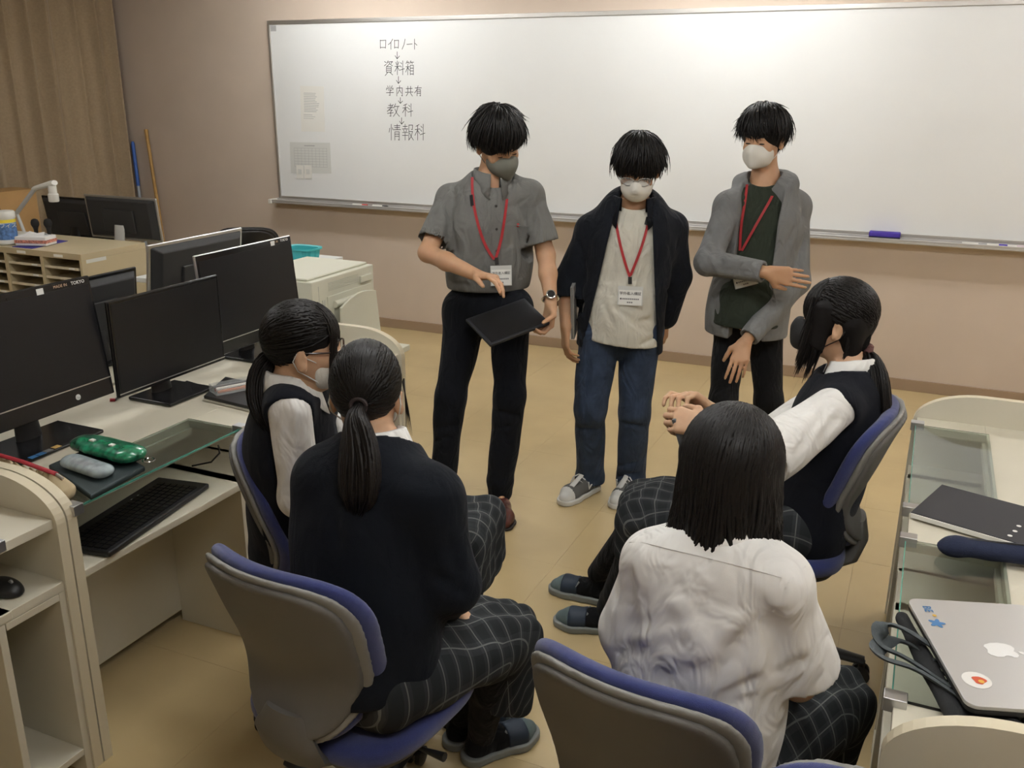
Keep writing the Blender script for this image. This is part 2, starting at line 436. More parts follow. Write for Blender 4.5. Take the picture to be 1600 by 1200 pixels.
S_ = {
 'ロ': [[(.1, .1), (.12, .9)], [(.1, .15), (.9, .12), (.84, .9)], [(.12, .82), (.85, .82)]],
 'イ': [[(.85, .0), (.5, .35), (.1, .55)], [(.55, .32), (.55, 1)]],
 'ノ': [[(.8, .0), (.55, .55), (.15, 1)]], 'ー': [[(.0, .52), (.98, .48)]],
 'ト': [[(.4, 0), (.4, 1)], [(.4, .38), (.85, .6)]],
 '資': [[(.05, .06), (.22, .13)], [(.03, .36), (.22, .25)], [(.42, 0), (.3, .2)], [(.38, .1), (.88, .06), (.72, .2)], [(.58, .14), (.5, .28), (.3, .38)], [(.56, .2), (.88, .36)], [(.25, .42), (.25, .82)], [(.25, .42), (.75, .42), (.75, .82)], [(.25, .55), (.75, .55)], [(.25, .68), (.75, .68)], [(.25, .81), (.75, .81)], [(.38, .83), (.12, 1.05)], [(.62, .83), (.9, 1)]],
 '斗': [[(.6, .12), (.72, .22)], [(.56, .35), (.68, .45)], [(.52, .66), (1, .56)], [(.82, 0), (.82, 1)]],
 '料': [[(.1, .1), (.18, .28)], [(.42, .08), (.32, .28)], [(.0, .4), (.5, .38)], [(.26, 0), (.26, 1)], [(.25, .42), (.0, .75)], [(.28, .44), (.46, .68)]],
 '箱': [[(.2, 0), (.05, .2)], [(.15, .1), (.42, .1)], [(.28, .1), (.32, .22)], [(.62, 0), (.5, .2)], [(.58, .1), (.95, .1)], [(.72, .1), (.78, .22)], [(.02, .42), (.46, .42)], [(.25, .25), (.25, 1)], [(.24, .45), (.0, .8)], [(.27, .48), (.45, .68)], [(.55, .32), (.55, 1)], [(.55, .32), (.92, .32), (.92, 1)], [(.55, .52), (.92, .52)], [(.55, .72), (.92, .72)], [(.55, .94), (.92, .94)]],
 '学': [[(.2, .02), (.28, .16)], [(.48, 0), (.5, .14)], [(.8, 0), (.68, .18)], [(.1, .22), (.06, .42)], [(.1, .25), (.92, .25), (.85, .42)], [(.28, .42), (.7, .42), (.5, .56)], [(.5, .56), (.52, .95), (.4, .92)], [(.05, .68), (.97, .66)]],
 '内': [[(.12, .22), (.12, 1)], [(.12, .22), (.88, .22), (.88, 1), (.78, .95)], [(.5, 0), (.48, .4), (.25, .75)], [(.5, .42), (.75, .72)]],
 '共': [[(.32, .05), (.32, .62)], [(.68, .05), (.68, .62)], [(.1, .28), (.9, .26)], [(.0, .64), (.98, .62)], [(.35, .7), (.12, 1)], [(.65, .7), (.9, 1)]],
 '有': [[(.05, .22), (.95, .2)], [(.48, 0), (.32, .4), (.0, .7)], [(.35, .38), (.35, 1)], [(.35, .38), (.82, .38), (.82, 1), (.72, .96)], [(.35, .56), (.82, .56)], [(.35, .74), (.82, .74)]],
 '教': [[(.1, .14), (.42, .14)], [(.26, 0), (.26, .3)], [(.02, .32), (.52, .3)], [(.48, .06), (.3, .35), (.0, .6)], [(.15, .5), (.42, .5), (.28, .62)], [(.28, .62), (.3, .98), (.2, .95)], [(.02, .76), (.5, .7)], [(.68, 0), (.55, .32)], [(.62, .22), (.98, .2)], [(.88, .22), (.75, .65), (.5, 1)], [(.62, .4), (.78, .75), (1, 1)]],
 '科': [[(.42, .02), (.1, .14)], [(.02, .34), (.5, .3)], [(.27, .1), (.27, 1)], [(.26, .36), (.0, .7)], [(.3, .42), (.46, .6)]],
 '情': [[(.18, 0), (.18, 1)], [(.05, .25), (.0, .5)], [(.28, .22), (.34, .36)], [(.45, .1), (.95, .1)], [(.7, 0), (.7, .34)], [(.48, .22), (.92, .22)], [(.4, .35), (1, .34)], [(.5, .48), (.5, 1)], [(.5, .48), (.88, .48), (.88, 1), (.8, .96)], [(.5, .62), (.88, .62)], [(.5, .76), (.88, .76)]],
 '報': [[(.08, .14), (.46, .14)], [(.27, 0), (.27, .3)], [(.02, .3), (.52, .3)], [(.14, .36), (.2, .48)], [(.4, .36), (.34, .48)], [(.05, .52), (.5, .52)], [(.03, .7), (.52, .7)], [(.27, .52), (.27, 1)], [(.6, .06), (.6, 1)], [(.6, .06), (.92, .06), (.9, .34), (.8, .32)], [(.62, .46), (.92, .46), (.78, .8), (.58, 1)], [(.66, .55), (.82, .8), (1, 1)]],
}
S_['料'] = S_['料']+S_['斗']; S_['科'] = S_['科']+S_['斗']
def draw_strokes(mb, strokes, pxbox, w=.0042):
    x0, y0, x1, y1 = pxbox
    for st in strokes:
        P = [aty(x0+(x1-x0)*p[0], y0+(y1-y0)*p[1], BY-.0006) for p in st]
        for a, b in zip(P[:-1], P[1:]):
            d = nrm(b-a); n = V(-d[2], 0, d[0])*w/2; e = d*w*.35
            mb.add([a-n-e, a+n-e, b+n+e, b-n+e], [(0, 1, 2, 3)])
wr = MB()
rows = [(593, 61, 654, 77, [('ロ', 0, .18), ('イ', .21, .36), ('ロ', .37, .5), ('ノ', .56, .68), ('ー', .70, .84), ('ト', .84, .98)]),
        (600, 95, 647, 117, [('資', 0, .32), ('料', .36, .68), ('箱', .72, 1)]),
        (603, 134, 659, 150, [('学', 0, .22), ('内', .28, .48), ('共', .54, .76), ('有', .8, 1)]),
        (605, 162, 645, 182, [('教', 0, .48), ('科', .60, 1)]),
        (608, 194, 664, 219, [('情', 0, .32), ('報', .36, .68), ('科', .72, 1)])]
for x0, y0, x1, y1, cs in rows:
    for c, a, b in cs: draw_strokes(wr, S_[c], (x0+(x1-x0)*a, y0, x0+(x1-x0)*b, y1))
for ax_, ay0, ay1 in ((620.5, 81, 92), (622.5, 119.5, 130.5), (625.5, 152.5, 161.5), (627.5, 184, 194)):
    draw_strokes(wr, [[(.5, 0), (.5, 1)], [(.1, .55), (.5, 1), (.95, .6)]], (ax_-4, ay0, ax_+4, ay1))
wr.build('handwriting', 'ink', wb)
# papers on the board
def board_sheet(name, label, box, m, lines, group=None):
    x0, y0, x1, y1 = box
    q = [aty(x0, y0, BY), aty(x1, y0+1, BY), aty(x1+2, y1, BY), aty(x0+2, y1-.5, BY)]
    q = [V(p[0], BY-.001, p[2]) for p in q]
    t = thing(name, label, 'paper', q[3])
    MB().quadbox(q, (0, -1, 0), .0012).build('sheet', m, t)
    pr = MB()
    for u0, u1, w0, hh in lines:
        f_ = lambda u, w: q[0]+(q[1]-q[0])*u+(q[3]-q[0])*w+V(0, -.0016, 0)
        pr.add([f_(u0, w0), f_(u1, w0), f_(u1, w0+hh), f_(u0, w0+hh)], [(0, 1, 2, 3)])
    pr.build('print', 'paper_ink', t)
    return t, q
rnd = random.Random(4)
board_sheet('notice_sheet', 'narrow curled printed notice sheet stuck on the whiteboard, above the grey timetable', (469, 134, 506, 206), 'paper',
            [(.15, .62+.2*rnd.random(), .15+.036*i, .011) for i in range(12)]+[(.12, .5, .62, .010), (.12, .62, .66, .008), (.12, .55, .70, .008)])
tt, q = board_sheet('timetable_sheet', 'grey timetable sheet in a plastic sleeve stuck low on the whiteboard', (453, 222, 516, 271), 'paper_grey',
            [(.36, .62, .09, .03)]+[(.1+.001*i, .92, .18+.085*i, .008) for i in range(8)]+[(.1+.09*i, .105+.09*i, .18, .6) for i in range(10)]+[(.12+.8*rnd.random(), 0, .2+.5*rnd.random(), .02) for i in range(0)])
for a in (463, 475.5):
    p = [aty(a, 258, BY-.004), aty(a+11, 258.5, BY-.004), aty(a+12, 279, BY-.004), aty(a+1, 278.5, BY-.004)]
    o = MB().quadbox(p, (0, -1, 0), .002).build('tag_card', 'paper', tt)
    c = (p[0]+p[1]+p[2]+p[3])/4
    MB().quadbox([c+V(-.016, -.003, .02), c+V(.016, -.003, .02), c+V(.016, -.003, -.018), c+V(-.016, -.003, -.018)], (0, -1, 0), .0006).build('tag_print', 'paper_grey', o)
mat('eraser_blue', (0.055, 0.03, 0.30), 0.7); mat('felt', (0.05, 0.05, 0.06), 0.95)
TZ = BZ0-.018
e0 = aty(1358, 364, BY-.045); e1 = aty(1407, 367, BY-.045)
er = thing('board_eraser', 'violet blue whiteboard eraser resting on the marker tray', 'eraser', (e0[0], BY-.04, TZ))
MB().box((e0[0], BY-.068, TZ), (e1[0], BY-.012, TZ+.018)).build('felt_pad', 'felt', er, bevel=.003)
MB().box((e0[0], BY-.07, TZ+.018), (e1[0], BY-.01, TZ+.048)).build('grip', 'eraser_blue', er, bevel=.006)
def marker(px, col, cname, label, grp='markers on the whiteboard tray', ln=.13):
    mat(cname, col, 0.4)
    x = aty(px, 360, BY-.05)[0]
    t = thing('marker_pen', label, 'marker', (x, BY-.05, TZ), 0, grp)
    MB().tube([(x, BY-.05, TZ+.009), (x+ln*.66, BY-.05, TZ+.009)], .009, 10).build('barrel', 'white_plastic', t, smooth=True)
    MB().tube([(x+ln*.66, BY-.05, TZ+.0095), (x+ln, BY-.05, TZ+.0095)], .0095, 10).build('marker_cap', cname, t, smooth=True)
marker(553, (.5, .04, .03), 'mk_red', 'red-capped marker on the tray below the timetable sheet')
marker(584, (.02, .02, .02), 'mk_black', 'black-capped marker on the tray below the timetable sheet')
marker(1506, (.35, .35, .36), 'mk_grey', 'grey-capped marker on the tray to the right of the blue eraser')
marker(1538, (.05, .03, .3), 'mk_blue', 'blue-capped marker on the tray to the right of the blue eraser')
marker(1566, (.6, .5, .55), 'mk_pink', 'pale pink-capped marker on the tray to the right of the blue eraser')

# brooms leaning in the corner
def pole(name, label, top, foot, r, m_top, m_low, split, headm):
    t = thing(name, label, 'broom', foot)
    top = np.array(top); foot = np.array(foot); mid = top+(foot-top)*split
    MB().tube([foot+V(0, 0, .12), mid], r, 10).build('shaft', m_low, t, smooth=True)
    MB().tube([mid, top+(mid-top)*.04, top], [r*1.15, r*1.15, r*.7], 10).build('grip', m_top, t, smooth=True)
    h = MB().box((foot[0]-.09, foot[1]-.02, .085), (foot[0]+.09, foot[1]+.02, .125)).build('head', m_top, t, bevel=.005)
    b = MB()
    for i in range(14): b.tube([(foot[0]-.08+.012*i, foot[1], .09), (foot[0]-.085+.013*i, foot[1], 0.002)], .008, 6)
    tag(b.build('bristles', headm, t), kind='stuff')
mat('mop_blue', (.04, .12, .42), .5); mat('mop_grey', (.38, .42, .46), .5); mat('wood', (.42, .25, .08), .55, var=.15, vscale=20); mat('bristle', (.25, .16, .07), .9)
pole('cleaning_mop', 'mop with blue grip and grey shaft leaning in the corner by the curtain', aty(207, 221, WY-.03), V(-6.08, WY-.10, 0), .013, 'mop_blue', 'mop_grey', .27, 'mop_grey')
pole('broom', 'broom with a plain wooden handle leaning on the wall beside the curtain', aty(228, 202, WY-.03), V(-5.84, WY-.12, 0), .014, 'wood', 'wood', .02, 'bristle')

# ------------------------------------------------------------------ computer desks
DZ = 0.75
def desk(label, xf, s, y0, y1, bays, depth=0.73, group=None, trays=True):
    t = thing('computer_desk', label, 'desk', (xf, (y0+y1)/2, 0), 0, group)
    X = lambda u: xf+s*u
    def bx(mb, u0, u1, ya, yb, z0, z1):
        return mb.box((min(X(u0), X(u1)), ya, z0), (max(X(u0), X(u1)), yb, z1))
    T = .028
    def side(ya):
        prof = [(0, 0), (0, .735)]+[(.205*(1-cos(a)), .735+.107*sin(a)) for a in np.linspace(.12, pi/2, 12)]+[(depth, .842), (depth, 0)]
        mb = MB(); mb.prism([(X(u), ya, z) for u, z in prof], (0, T, 0))
        mb.mi = [0, 0]+[1]*(len(mb.f)-2)
        mb.build('side_panel', 'cream', t, mats=['cream_edge'])
    side(y0); side(y1-T)
    ya, yb = y0+T, y1-T
    top = MB(); bx(top, .215, depth, ya, yb, DZ-.025, DZ)
    edges = [ya]+[e for b in bays for e in b]+[yb]
    for k in range(0, len(edges), 2):
        if edges[k+1]-edges[k] > .004: bx(top, .012, .215, edges[k], edges[k+1], DZ-.025, DZ)
    top.build('desktop', 'cream', t, bevel=.002)
    bx(MB(), .32, .338, ya, yb, .04, DZ-.025).build('modesty_panel', 'cream', t)
    for (b0, b1) in bays:
        g = bx(MB(), .010, .222, b0-.008, b1+.008, DZ+.0005, DZ+.0065).build('glass_pane', 'glass', t)
        bx(MB(), .0075, .0098, b0-.008, b1+.008, DZ+.0008, DZ+.0062).build('pane_edge', 'glass_edge', g)
        lip = MB(); bx(lip, .205, .2149, b0, b1, DZ-.05, DZ-.025)
        lip.build('lip', 'cream', t)
        for yy in (b0-.012, b1+.012):
            c = bx(MB(), -.006, .034, yy-.016, yy+.016, DZ-.012, DZ+.016).build('glass_clip', 'silver', t, bevel=.002)
        if trays:
            bx(MB(), .004, .36, b0-.02, b1+.02, .555, .578).build('keyboard_tray', 'cream', t, bevel=.003)
    # narrow computer compartments in the stretches without glass
    for k in range(2, len(edges), 2):
        c0, c1 = edges[k], edges[k+1]
        if c1-c0 < .1: continue
        m = MB()
        bx(m, .006, .36, c0-.02, c1, .552, .578); bx(m, .006, .32, c0-.022, c0-.002, 0.0, .552); bx(m, .006, .32, c1-.02, c1, .0, .552)
        bx(m, .006, .32, c0, c1-.02, .06, .08)
        bx(m, .006, .03, c0, c1-.02, .532, .552)
        m.build('computer_compartment', 'cream', t, bevel=.002)
    return t
XF = -1.885
desk('cream computer desk with glass window strip carrying three switched-off monitors', XF, -1, 1.475, 3.15, [(1.52, 2.14), (2.33, 2.95)])
desk('cream computer desk with rounded side panel and a mouse on its lower shelf', XF, -1, -.25, 1.470, [(-.2, .46), (.66, 1.27)])
desk('cream computer desk with an open silver laptop bag and notebook on it', .045, 1, 1.405, 3.22, [(1.555, 2.205), (2.415, 3.085)], trays=True)
desk('cream computer desk standing back to back behind the three switched-off monitors', -3.37, 1, 1.475, 3.15, [(1.52, 2.14), (2.33, 2.95)], trays=False)

# ------------------------------------------------------------------ monitors
mat('grey_plastic', (.16, .16, .16), .5); mat('sticker', (.75, .75, .72), .6); mat('logo_white', (.5, .5, .48), .4)
mat('logo_copper', (.55, .38, .25), .4); mat('black_back', (.022, .022, .023), .5, bump=.1, bscale=500)
def monitor(label, x, y, zdesk, zb, w, h, rz, tilt=0.0, chin=.03, edge='black_gloss', chinline=True, logo=None, brand=False, back=None, base=(.2, .26), group=None, stick=None, neck='black_plastic'):
    """local frame: the screen faces +x, its width runs along y"""
    t = thing('monitor', label, 'monitor', (x, y, zdesk), rz, group)
    R = Matrix.Translation((0, 0, zb-zdesk)) @ Matrix.Rotation(-radians(tilt), 4, 'Y')
    P = lambda a, b, c: np.array(R @ Vector((a, b, c)))
    k = dict(world=False)
    bz = .012
    MB().box((-.012, -w/2, 0), (0, w/2, h), R).build('bezel', edge, t, bevel=.004, **k)
    MB().box((.0, -w/2+.004, .003), (.003, w/2-.004, h-.003), R).build('front_frame', 'black_gloss', t, bevel=.001, **k)
    MB().box((.0022, -w/2+bz, chin+.004), (.0036, w/2-bz, h-bz-(.012 if brand else 0)), R).build('screen', 'screen', t, **k)
    sh = MB()
    sh.prism([P(-.012, -w/2+.01, .012), P(-.012, w/2-.01, .012), P(-.012, w/2-.01, h-.01), P(-.012, -w/2+.01, h-.01)], P(-.03, 0, 0)-P(0, 0, 0))
    n = len(sh.v); c = np.mean([np.array(p) for p in sh.v], 0)
    for i in range(4, 8):
        p = np.array(sh.v[i]); q = np.mean([np.array(sh.v[j]) for j in range(4, 8)], 0); sh.v[i] = tuple(q+(p-q)*.86)
    sh.box((-.052, -w*.22, h*.2), (-.04, w*.22, h*.72), R)
    hs = sh.build('housing', back or 'black_back', t, bevel=.006, **k)
    if chinline: MB().box((.0036, -w/2+.004, chin), (.0044, w/2-.004, chin+.0035), R).build('trim_line', 'silver', t, **k)
    bd, bw = base
    MB().box((-bd*.62, -bw/2, .001), (bd*.38, bw/2, .014)).build('base', 'black_gloss', t, bevel=.005, **k)
    z0 = zb-zdesk
    MB().tube([(-.07, 0, .01), (-.075, 0, z0*.6+.02), (-.055, 0, z0+h*.35)], [.045, .04, .04], 14, flat=.45).build('stand', neck, t, smooth=True, **k)
    xa, ya = P(0, 1, 0)-P(0, 0, 0), P(0, 0, 1)-P(0, 0, 0)
    if logo:
        lg = MB().lathe([(.009, 0), (.009, .0012)], P(.0036, logo[0], chin*.5), 20, P(1, 0, 0)-P(0, 0, 0)).build('logo', logo[1], t, **k)
        tm = text_mesh('logo_letters', 'hp', P(.005, logo[0], chin*.5-.001), xa, ya, .011, 'grey_plastic', None); tm.parent = lg
    if brand:
        tm = text_mesh('bezel_lettering', 'MADE IN', P(.0036, w/2-.115, h-.0135), xa, ya, .0125, 'logo_copper', None); tm.parent = t
        tm = text_mesh('bezel_lettering', 'TOKYO', P(.0036, w/2-.05, h-.0135), xa, ya, .0145, 'sticker', None, thin=.012); tm.parent = t
    if stick is not None:
        MB().box((.0036, stick-.012, h-.026), (.0044, stick+.012, h-.008), R).build('sticker', 'sticker', t, **k)
        MB().lathe([(.0025, 0), (.0025, .001)], P(.0036, stick-.11, h-.018), 10, P(1, 0, 0)-P(0, 0, 0)).build('webcam', 'black_gloss', t, **k)
    return t
# row facing the aisle
monitor('large black monitor on the desk beside the beige zip pouch, screen off', -2.335, 1.795, DZ, .835, .555, .385, 0, 7, chin=.055, logo=(.135, 'silver_plastic'), brand=True, stick=.09, base=(.2, .3))
monitor('thin black monitor standing between two larger ones, screen off', -2.32, 2.325, DZ, .815, .507, .322, 0, 0, chin=.012, chinline=True, base=(.19, .22))
monitor('large black monitor behind the girl in glasses, screen off', -2.405, 2.885, DZ, .80, .57, .393, 0, 5, chin=.05, edge='silver', logo=(-.262, 'logo_copper'), brand=True, stick=.16, base=(.2, .26))
# backs of the row behind
monitor('black monitor with silver edge seen from the back, beside the pigeonhole cabinet', -2.93, 3.09, DZ, .80, .575, .375, pi, 8, edge='silver', back='black_back')
monitor('all-black monitor seen from the back, between the cabinet and the front row', -2.93, 2.50, DZ, .76, .49, .335, pi, 6, back='black_back')
monitor('small dark monitor seen from the back at the edge of the rear row', -2.93, 1.95, DZ, .76, .46, .33, pi, 4, edge='grey_plastic', back='grey_plastic')

# ------------------------------------------------------------------ pigeonhole cabinet with trays
CX1, CY0, CY1, CZ = -4.235, 3.65, 4.12, 0.90
CX0 = CX1-.92
cab = thing('pigeonhole_cabinet', 'beige metal cabinet of open document trays carrying wipes and a tissue box', 'cabinet', ((CX0+CX1)/2, CY0, 0))
b = MB().box((CX0, CY0, CZ-.035), (CX1, CY1, CZ)).box((CX0, CY0, 0), (CX0+.02, CY1, CZ-.035)).box((CX1-.02, CY0, 0), (CX1, CY1, CZ-.035)).box((CX0+.02, CY1-.015, .05), (CX1-.02, CY1, CZ-.035)).box((CX0+.02, CY0+.01, 0), (CX1-.02, CY1-.02, .06))
ncol = 3; cw = (CX1-CX0-.04)/ncol
for i in range(1, ncol): b.box((CX0+.02+cw*i-.013, CY0, .06), (CX0+.02+cw*i+.013, CY1-.015, CZ-.035))
b.build('cabinet_body', 'beige_metal', cab, bevel=.002)
tray_me = None
for i in range(ncol):
    for j in range(13):
        cx = CX0+.02+cw*(i+.5); z = CZ-.035-.060*(j+1)
        if tray_me is None:
            w2 = cw/2-.015
            o = MB().box((-w2, 0, 0), (w2, .42, .003)).box((-w2, -.004, 0), (w2, 0, .014)).build('tray', 'cream_edge', cab, world=False)
            l = MB().box((w2-.075, -.0052, .002), (w2-.03, -.004, .012)).build('tray_label', 'paper', o, world=False)
            tray_me = (o.data, l.data)
        else:
            o = link(bpy.data.objects.new('tray', tray_me[0])); o.parent = cab; l = link(bpy.data.objects.new('tray_label', tray_me[1])); l.parent = o
        o.location = (cx-(CX0+CX1)/2, .008, z)
for i in range(ncol):
    x = CX0+.02+cw*(i+.35); MB().box((x, CY0-.001, CZ-.027), (x+.07, CY0+.001, CZ-.012)).build('name_strip', 'paper', cab)
MB().box((CX1-.001, CY0+.03, CZ-.055), (CX1+.001, CY0+.17, CZ-.035)).build('name_strip', 'paper_grey', cab)

mat('wipe_blue', (.10, .20, .42), .4, var=.5, vscale=60); mat('wipe_yellow', (.75, .60, .05), .4); mat('mat_blue', (.035, .03, .22), .6)
mat('tissue', (.80, .79, .78), .8); mat('tissue_band', (.55, .22, .16), .6, var=.6, vscale=90); mat('cardboard', (.42, .25, .10), .8, var=.05); mat('teal', (.05, .42, .45), .4)
p = atz(13, 381, CZ)
can = thing('wipes_canister', 'white and blue wet-wipe canister with a yellow band on the cabinet', 'canister', p)
MB().lathe([(.060, .0035), (.062, .006), (.062, .016), (.057, .022), (.057, .15)], p, 28).build('canister_body', 'white_plastic', can, smooth=True)
MB().lathe([(.0575, .03), (.0575, .125)], p, 28).build('canister_label', 'wipe_blue', can, smooth=True)
MB().lathe([(.0577, .128), (.0577, .146)], p, 28).build('yellow_band', 'wipe_yellow', can, smooth=True)
MB().lathe([(.058, .15), (.060, .153), (.060, .185), (.055, .192), (.02, .193)], p, 28).build('canister_lid', 'white_plastic', can, smooth=True)
dv = nrm(V(CAMP[0]-p[0], CAMP[1]-p[1], 0)); rv = V(-dv[1], dv[0], 0)
text_mesh('canister_lettering', 'オフィス', p+dv*.0585+V(0, 0, .112), rv, V(0, 0, 1), .030, 'white_plastic', can, thin=.015)
q = [atz(19, 386, CZ), atz(50, 389, CZ), atz(106, 377, CZ), atz(80, 374, CZ)]
tag(MB().quadbox(q, (0, 0, 1), .003).build('desk_mat', 'mat_blue'), 'thin blue mat under the tissue box on the cabinet', 'mat')
p = atz(57, 382, CZ+.003)
ts = thing('tissue_box', 'white paper box with a coloured stripe on the blue mat', 'box', p, radians(18))
MB().box((-.095, -.055, .0005), (.095, .055, .052)).build('carton', 'tissue', ts, bevel=.004, world=False)
MB().box((-.0965, -.0565, .015), (.0965, .0565, .033)).build('printed_stripe', 'tissue_band', ts, world=False)
tmb = MB(); tmb.add([(-.07, -.02, .052), (.07, -.02, .052), (.06, .0, .075), (.02, .01, .062), (-.03, .0, .078), (-.065, .012, .058), (-.07, .03, .052), (.07, .03, .052)], [(0, 1, 2, 3), (0, 3, 4, 5), (6, 5, 4, 3), (6, 3, 2, 7)])
tmb.build('tissue_sheet', 'tissue', ts, world=False)
# document camera
p0 = atz(38, 371, CZ); yy = p0[1]+.02
dc = thing('document_camera', 'white document camera with a bent arm on the cabinet', 'camera', V(p0[0], yy, CZ))
MB().box((p0[0]-.1, yy-.10, CZ+.0005), (p0[0]+.03, yy+.02, CZ+.03)).build('base', 'white_plastic', dc, bevel=.006)
A = aty(38, 362, yy); B = aty(26, 333, yy); Cc = aty(55, 294, yy); Dd = aty(80, 287, yy)
A[2] = CZ+.028
MB().tube([A, B], .010, 10).tube([B, Cc], .013, 10).build('arm', 'silver_plastic', dc, smooth=True)
d_ = nrm(Dd-Cc); MB().tube([Cc-d_*.02, Cc+d_*.005, Dd, Dd+d_*.03], [.012, .02, .026, .022], 12, flat=.7).build('camera_head', 'white_plastic', dc, smooth=True)
L0 = aty(81, 290, yy); MB().lathe([(.026, -.095), (.030, -.09), (.030, -.05), (.024, -.045), (.024, 0)], L0, 20).build('lens_barrel', 'white_plastic', dc, smooth=True)
for px in (57, 77):
    p = atz(px+1, 371.5, CZ)
    mc = thing('microphone', 'black handheld microphone standing upright behind the tissue box', 'microphone', p, 0, 'microphones on the cabinet')
    MB().lathe([(.022, .0005), (.022, .01), (.012, .014)], p, 16).build('holder', 'black_plastic', mc, smooth=True)
    MB().lathe([(.011, .012), (.013, .05), (.017, .065)], p, 16).build('handle', 'black_plastic', mc, smooth=True)
    MB().lathe([(.017, .065), (.024, .08), (.024, .095), (.018, .110), (.006, .116)], p, 16).build('mesh_head', 'black_fabric', mc, smooth=True)

# teacher's desk behind the cabinet, its monitors and the cardboard box
td = thing('teacher_desk', 'beige teacher desk behind the pigeonhole cabinet', 'desk', (-4.75, 4.5, 0))
MB().box((-5.75, 4.14, .69), (-3.95, 4.85, .72)).build('desktop', 'cream', td, bevel=.003)
for x in (-5.73, -3.99): MB().box((x, 4.16, 0), (x+.025, 4.83, .69)).build('side_panel', 'cream', td)
MB().box((-5.70, 4.18, .1), (-3.99, 4.195, .69)).build('front_panel', 'cream', td)
monitor('black monitor with a light grey stand on the teacher desk, seen from the back', -4.62, 4.36, .72, .86, .60, .275, pi/2, 5, edge='silver', back='black_back', neck='silver_plastic', base=(.2, .24))
monitor('black monitor behind the microphones on the teacher desk, seen from the back', -5.10, 4.44, .72, .80, .56, .30, pi/2, 8, back='black_back')
p = aty(-2, 332, 4.5)
cbx = thing('cardboard_box', 'plain brown cardboard box behind the document camera', 'box', (p[0]-.05, 4.55, .72))
MB().box((p[0]-.10, 4.42, .7205), (p[0]+.13, 4.72, 1.09)).build('carton', 'cardboard', cbx, bevel=.003)
MB().box((p[0]-.10, 4.415, 1.08), (p[0]+.12, 4.42, 1.205)).build('flap', 'cardboard', cbx)
MB().box((p[0]-.09, 4.414, 1.03), (p[0]+.12, 4.418, 1.034)).build('fold_line', 'wood', cbx)

# ------------------------------------------------------------------ printer on its stand, side table, basket
pr_ = thing('laser_printer', 'off-white laser printer with an open front tray behind the desk row', 'printer', (-2.72, 3.65, 0))
PX0, PX1, PY0, PY1, PZ0, PZ1 = -2.93, -2.505, 3.385, 3.905, .52, .955
MB().box((PX0, PY0, PZ0), (PX1, PY1, PZ1-.012)).box((PX0+.03, PY0+.01, PZ1-.012), (PX1-.03, PY1-.01, PZ1)).build('printer_body', 'printer_body', pr_, bevel=.010, seg=3)
MB().box((PX1-.001, PY0+.115, PZ1-.30), (PX1+.004, PY1-.03, PZ1-.10)).build('front_cover', 'printer_body', pr_, bevel=.004)
MB().box((PX1+.001, PY0+.16, PZ1-.27), (PX1+.005, PY1-.05, PZ1-.16)).build('tray_recess', 'printer_grey', pr_, bevel=.002)
MB().tube([(PX1+.008, PY0+.16, PZ1-.145), (PX1+.008, PY1-.12, PZ1-.145)], .017, 12).build('roller_bar', 'printer_body', pr_, smooth=True)
MB().box((PX1-.002, PY1-.13, PZ1-.085), (PX1+.012, PY1-.03, PZ1-.05)).build('release_handle', 'printer_body', pr_, bevel=.005)
MB().box((PX1, PY1-.125, PZ1-.088), (PX1+.008, PY1-.035, PZ1-.083)).build('handle_shadow_gap', 'printer_grey', pr_)
for dy in (.02, .075): MB().box((PX1, PY0+dy, PZ1-.14), (PX1+.002, PY0+dy+.022, PZ1-.11)).build('indicator', 'printer_grey', pr_)
for yy in (PY0+.05,): MB().box((PX1-.002, yy, PZ0+.02), (PX1+.001, yy+.0025, PZ1-.04)).build('panel_seam', 'printer_grey', pr_)
for k in range(6): MB().box((PX1-.0005, PY0+.13, PZ1-.040-.007*k), (PX1+.0012, PY1-.14, PZ1-.038-.007*k)).build('vent_slat', 'printer_grey', pr_)
TX = PX1+.05
tl, tr_ = atx(530, 481, TX), atx(584, 453, TX)
tp = [(TX, tl[1], .55), (TX, tr_[1]+.04, .55)]+[(TX, tr_[1]+(tl[1]-tr_[1])*u, tr_[2]+(tl[2]-tr_[2])*u+.030*sin(pi*u)) for u in np.linspace(0, 1, 9)]
MB().prism(tp, (.014, 0, 0)).build('open_tray', 'printer_body', pr_, bevel=.003)
MB().box((PX1+.03, PY0+.15, .52), (PX1+.20, PY1, .55)).build('tray_floor', 'printer_body', pr_, bevel=.004)
MB().box((PX0+.01, PY0+.02, .04), (PX1+.02, PY1-.01, .52)).build('stand_cabinet', 'printer_body', pr_, bevel=.004)
for sx in (PX0+.04, PX1-.02):
    for sy in (PY0+.06, PY1-.06): MB().lathe([(.016, .001), (.02, .006), (.02, .034), (.014, .04)], (sx, sy, 0), 12).build('caster', 'black_plastic', pr_, smooth=True)
st = thing('side_table', 'pale grey side table behind the printer with a teal basket on it', 'table', (-3.2, 3.85, 0))
MB().box((-3.55, 3.36, .86), (-2.955, 4.3, .885)).build('table_top', 'paper_grey', st, bevel=.003)
for x in (-3.52, -3.0):
    for y in (3.4, 4.25): MB().box((x, y, 0), (x+.03, y+.03, .86)).build('leg', 'silver_plastic', st)
p = atz(474, 413, .886)
bk = thing('basket', 'teal plastic basket with a flared rim on the side table', 'basket', p)
bm_ = MB(); n = 28
def rr(w, d, z, n=28):
    out = []
    for k in range(n):
        a = 2*pi*k/n; c, s = cos(a), sin(a); e = .5
        out.append((p[0]+w*np.sign(c)*abs(c)**e, p[1]+d*np.sign(s)*abs(s)**e, p[2]+z))
    return out
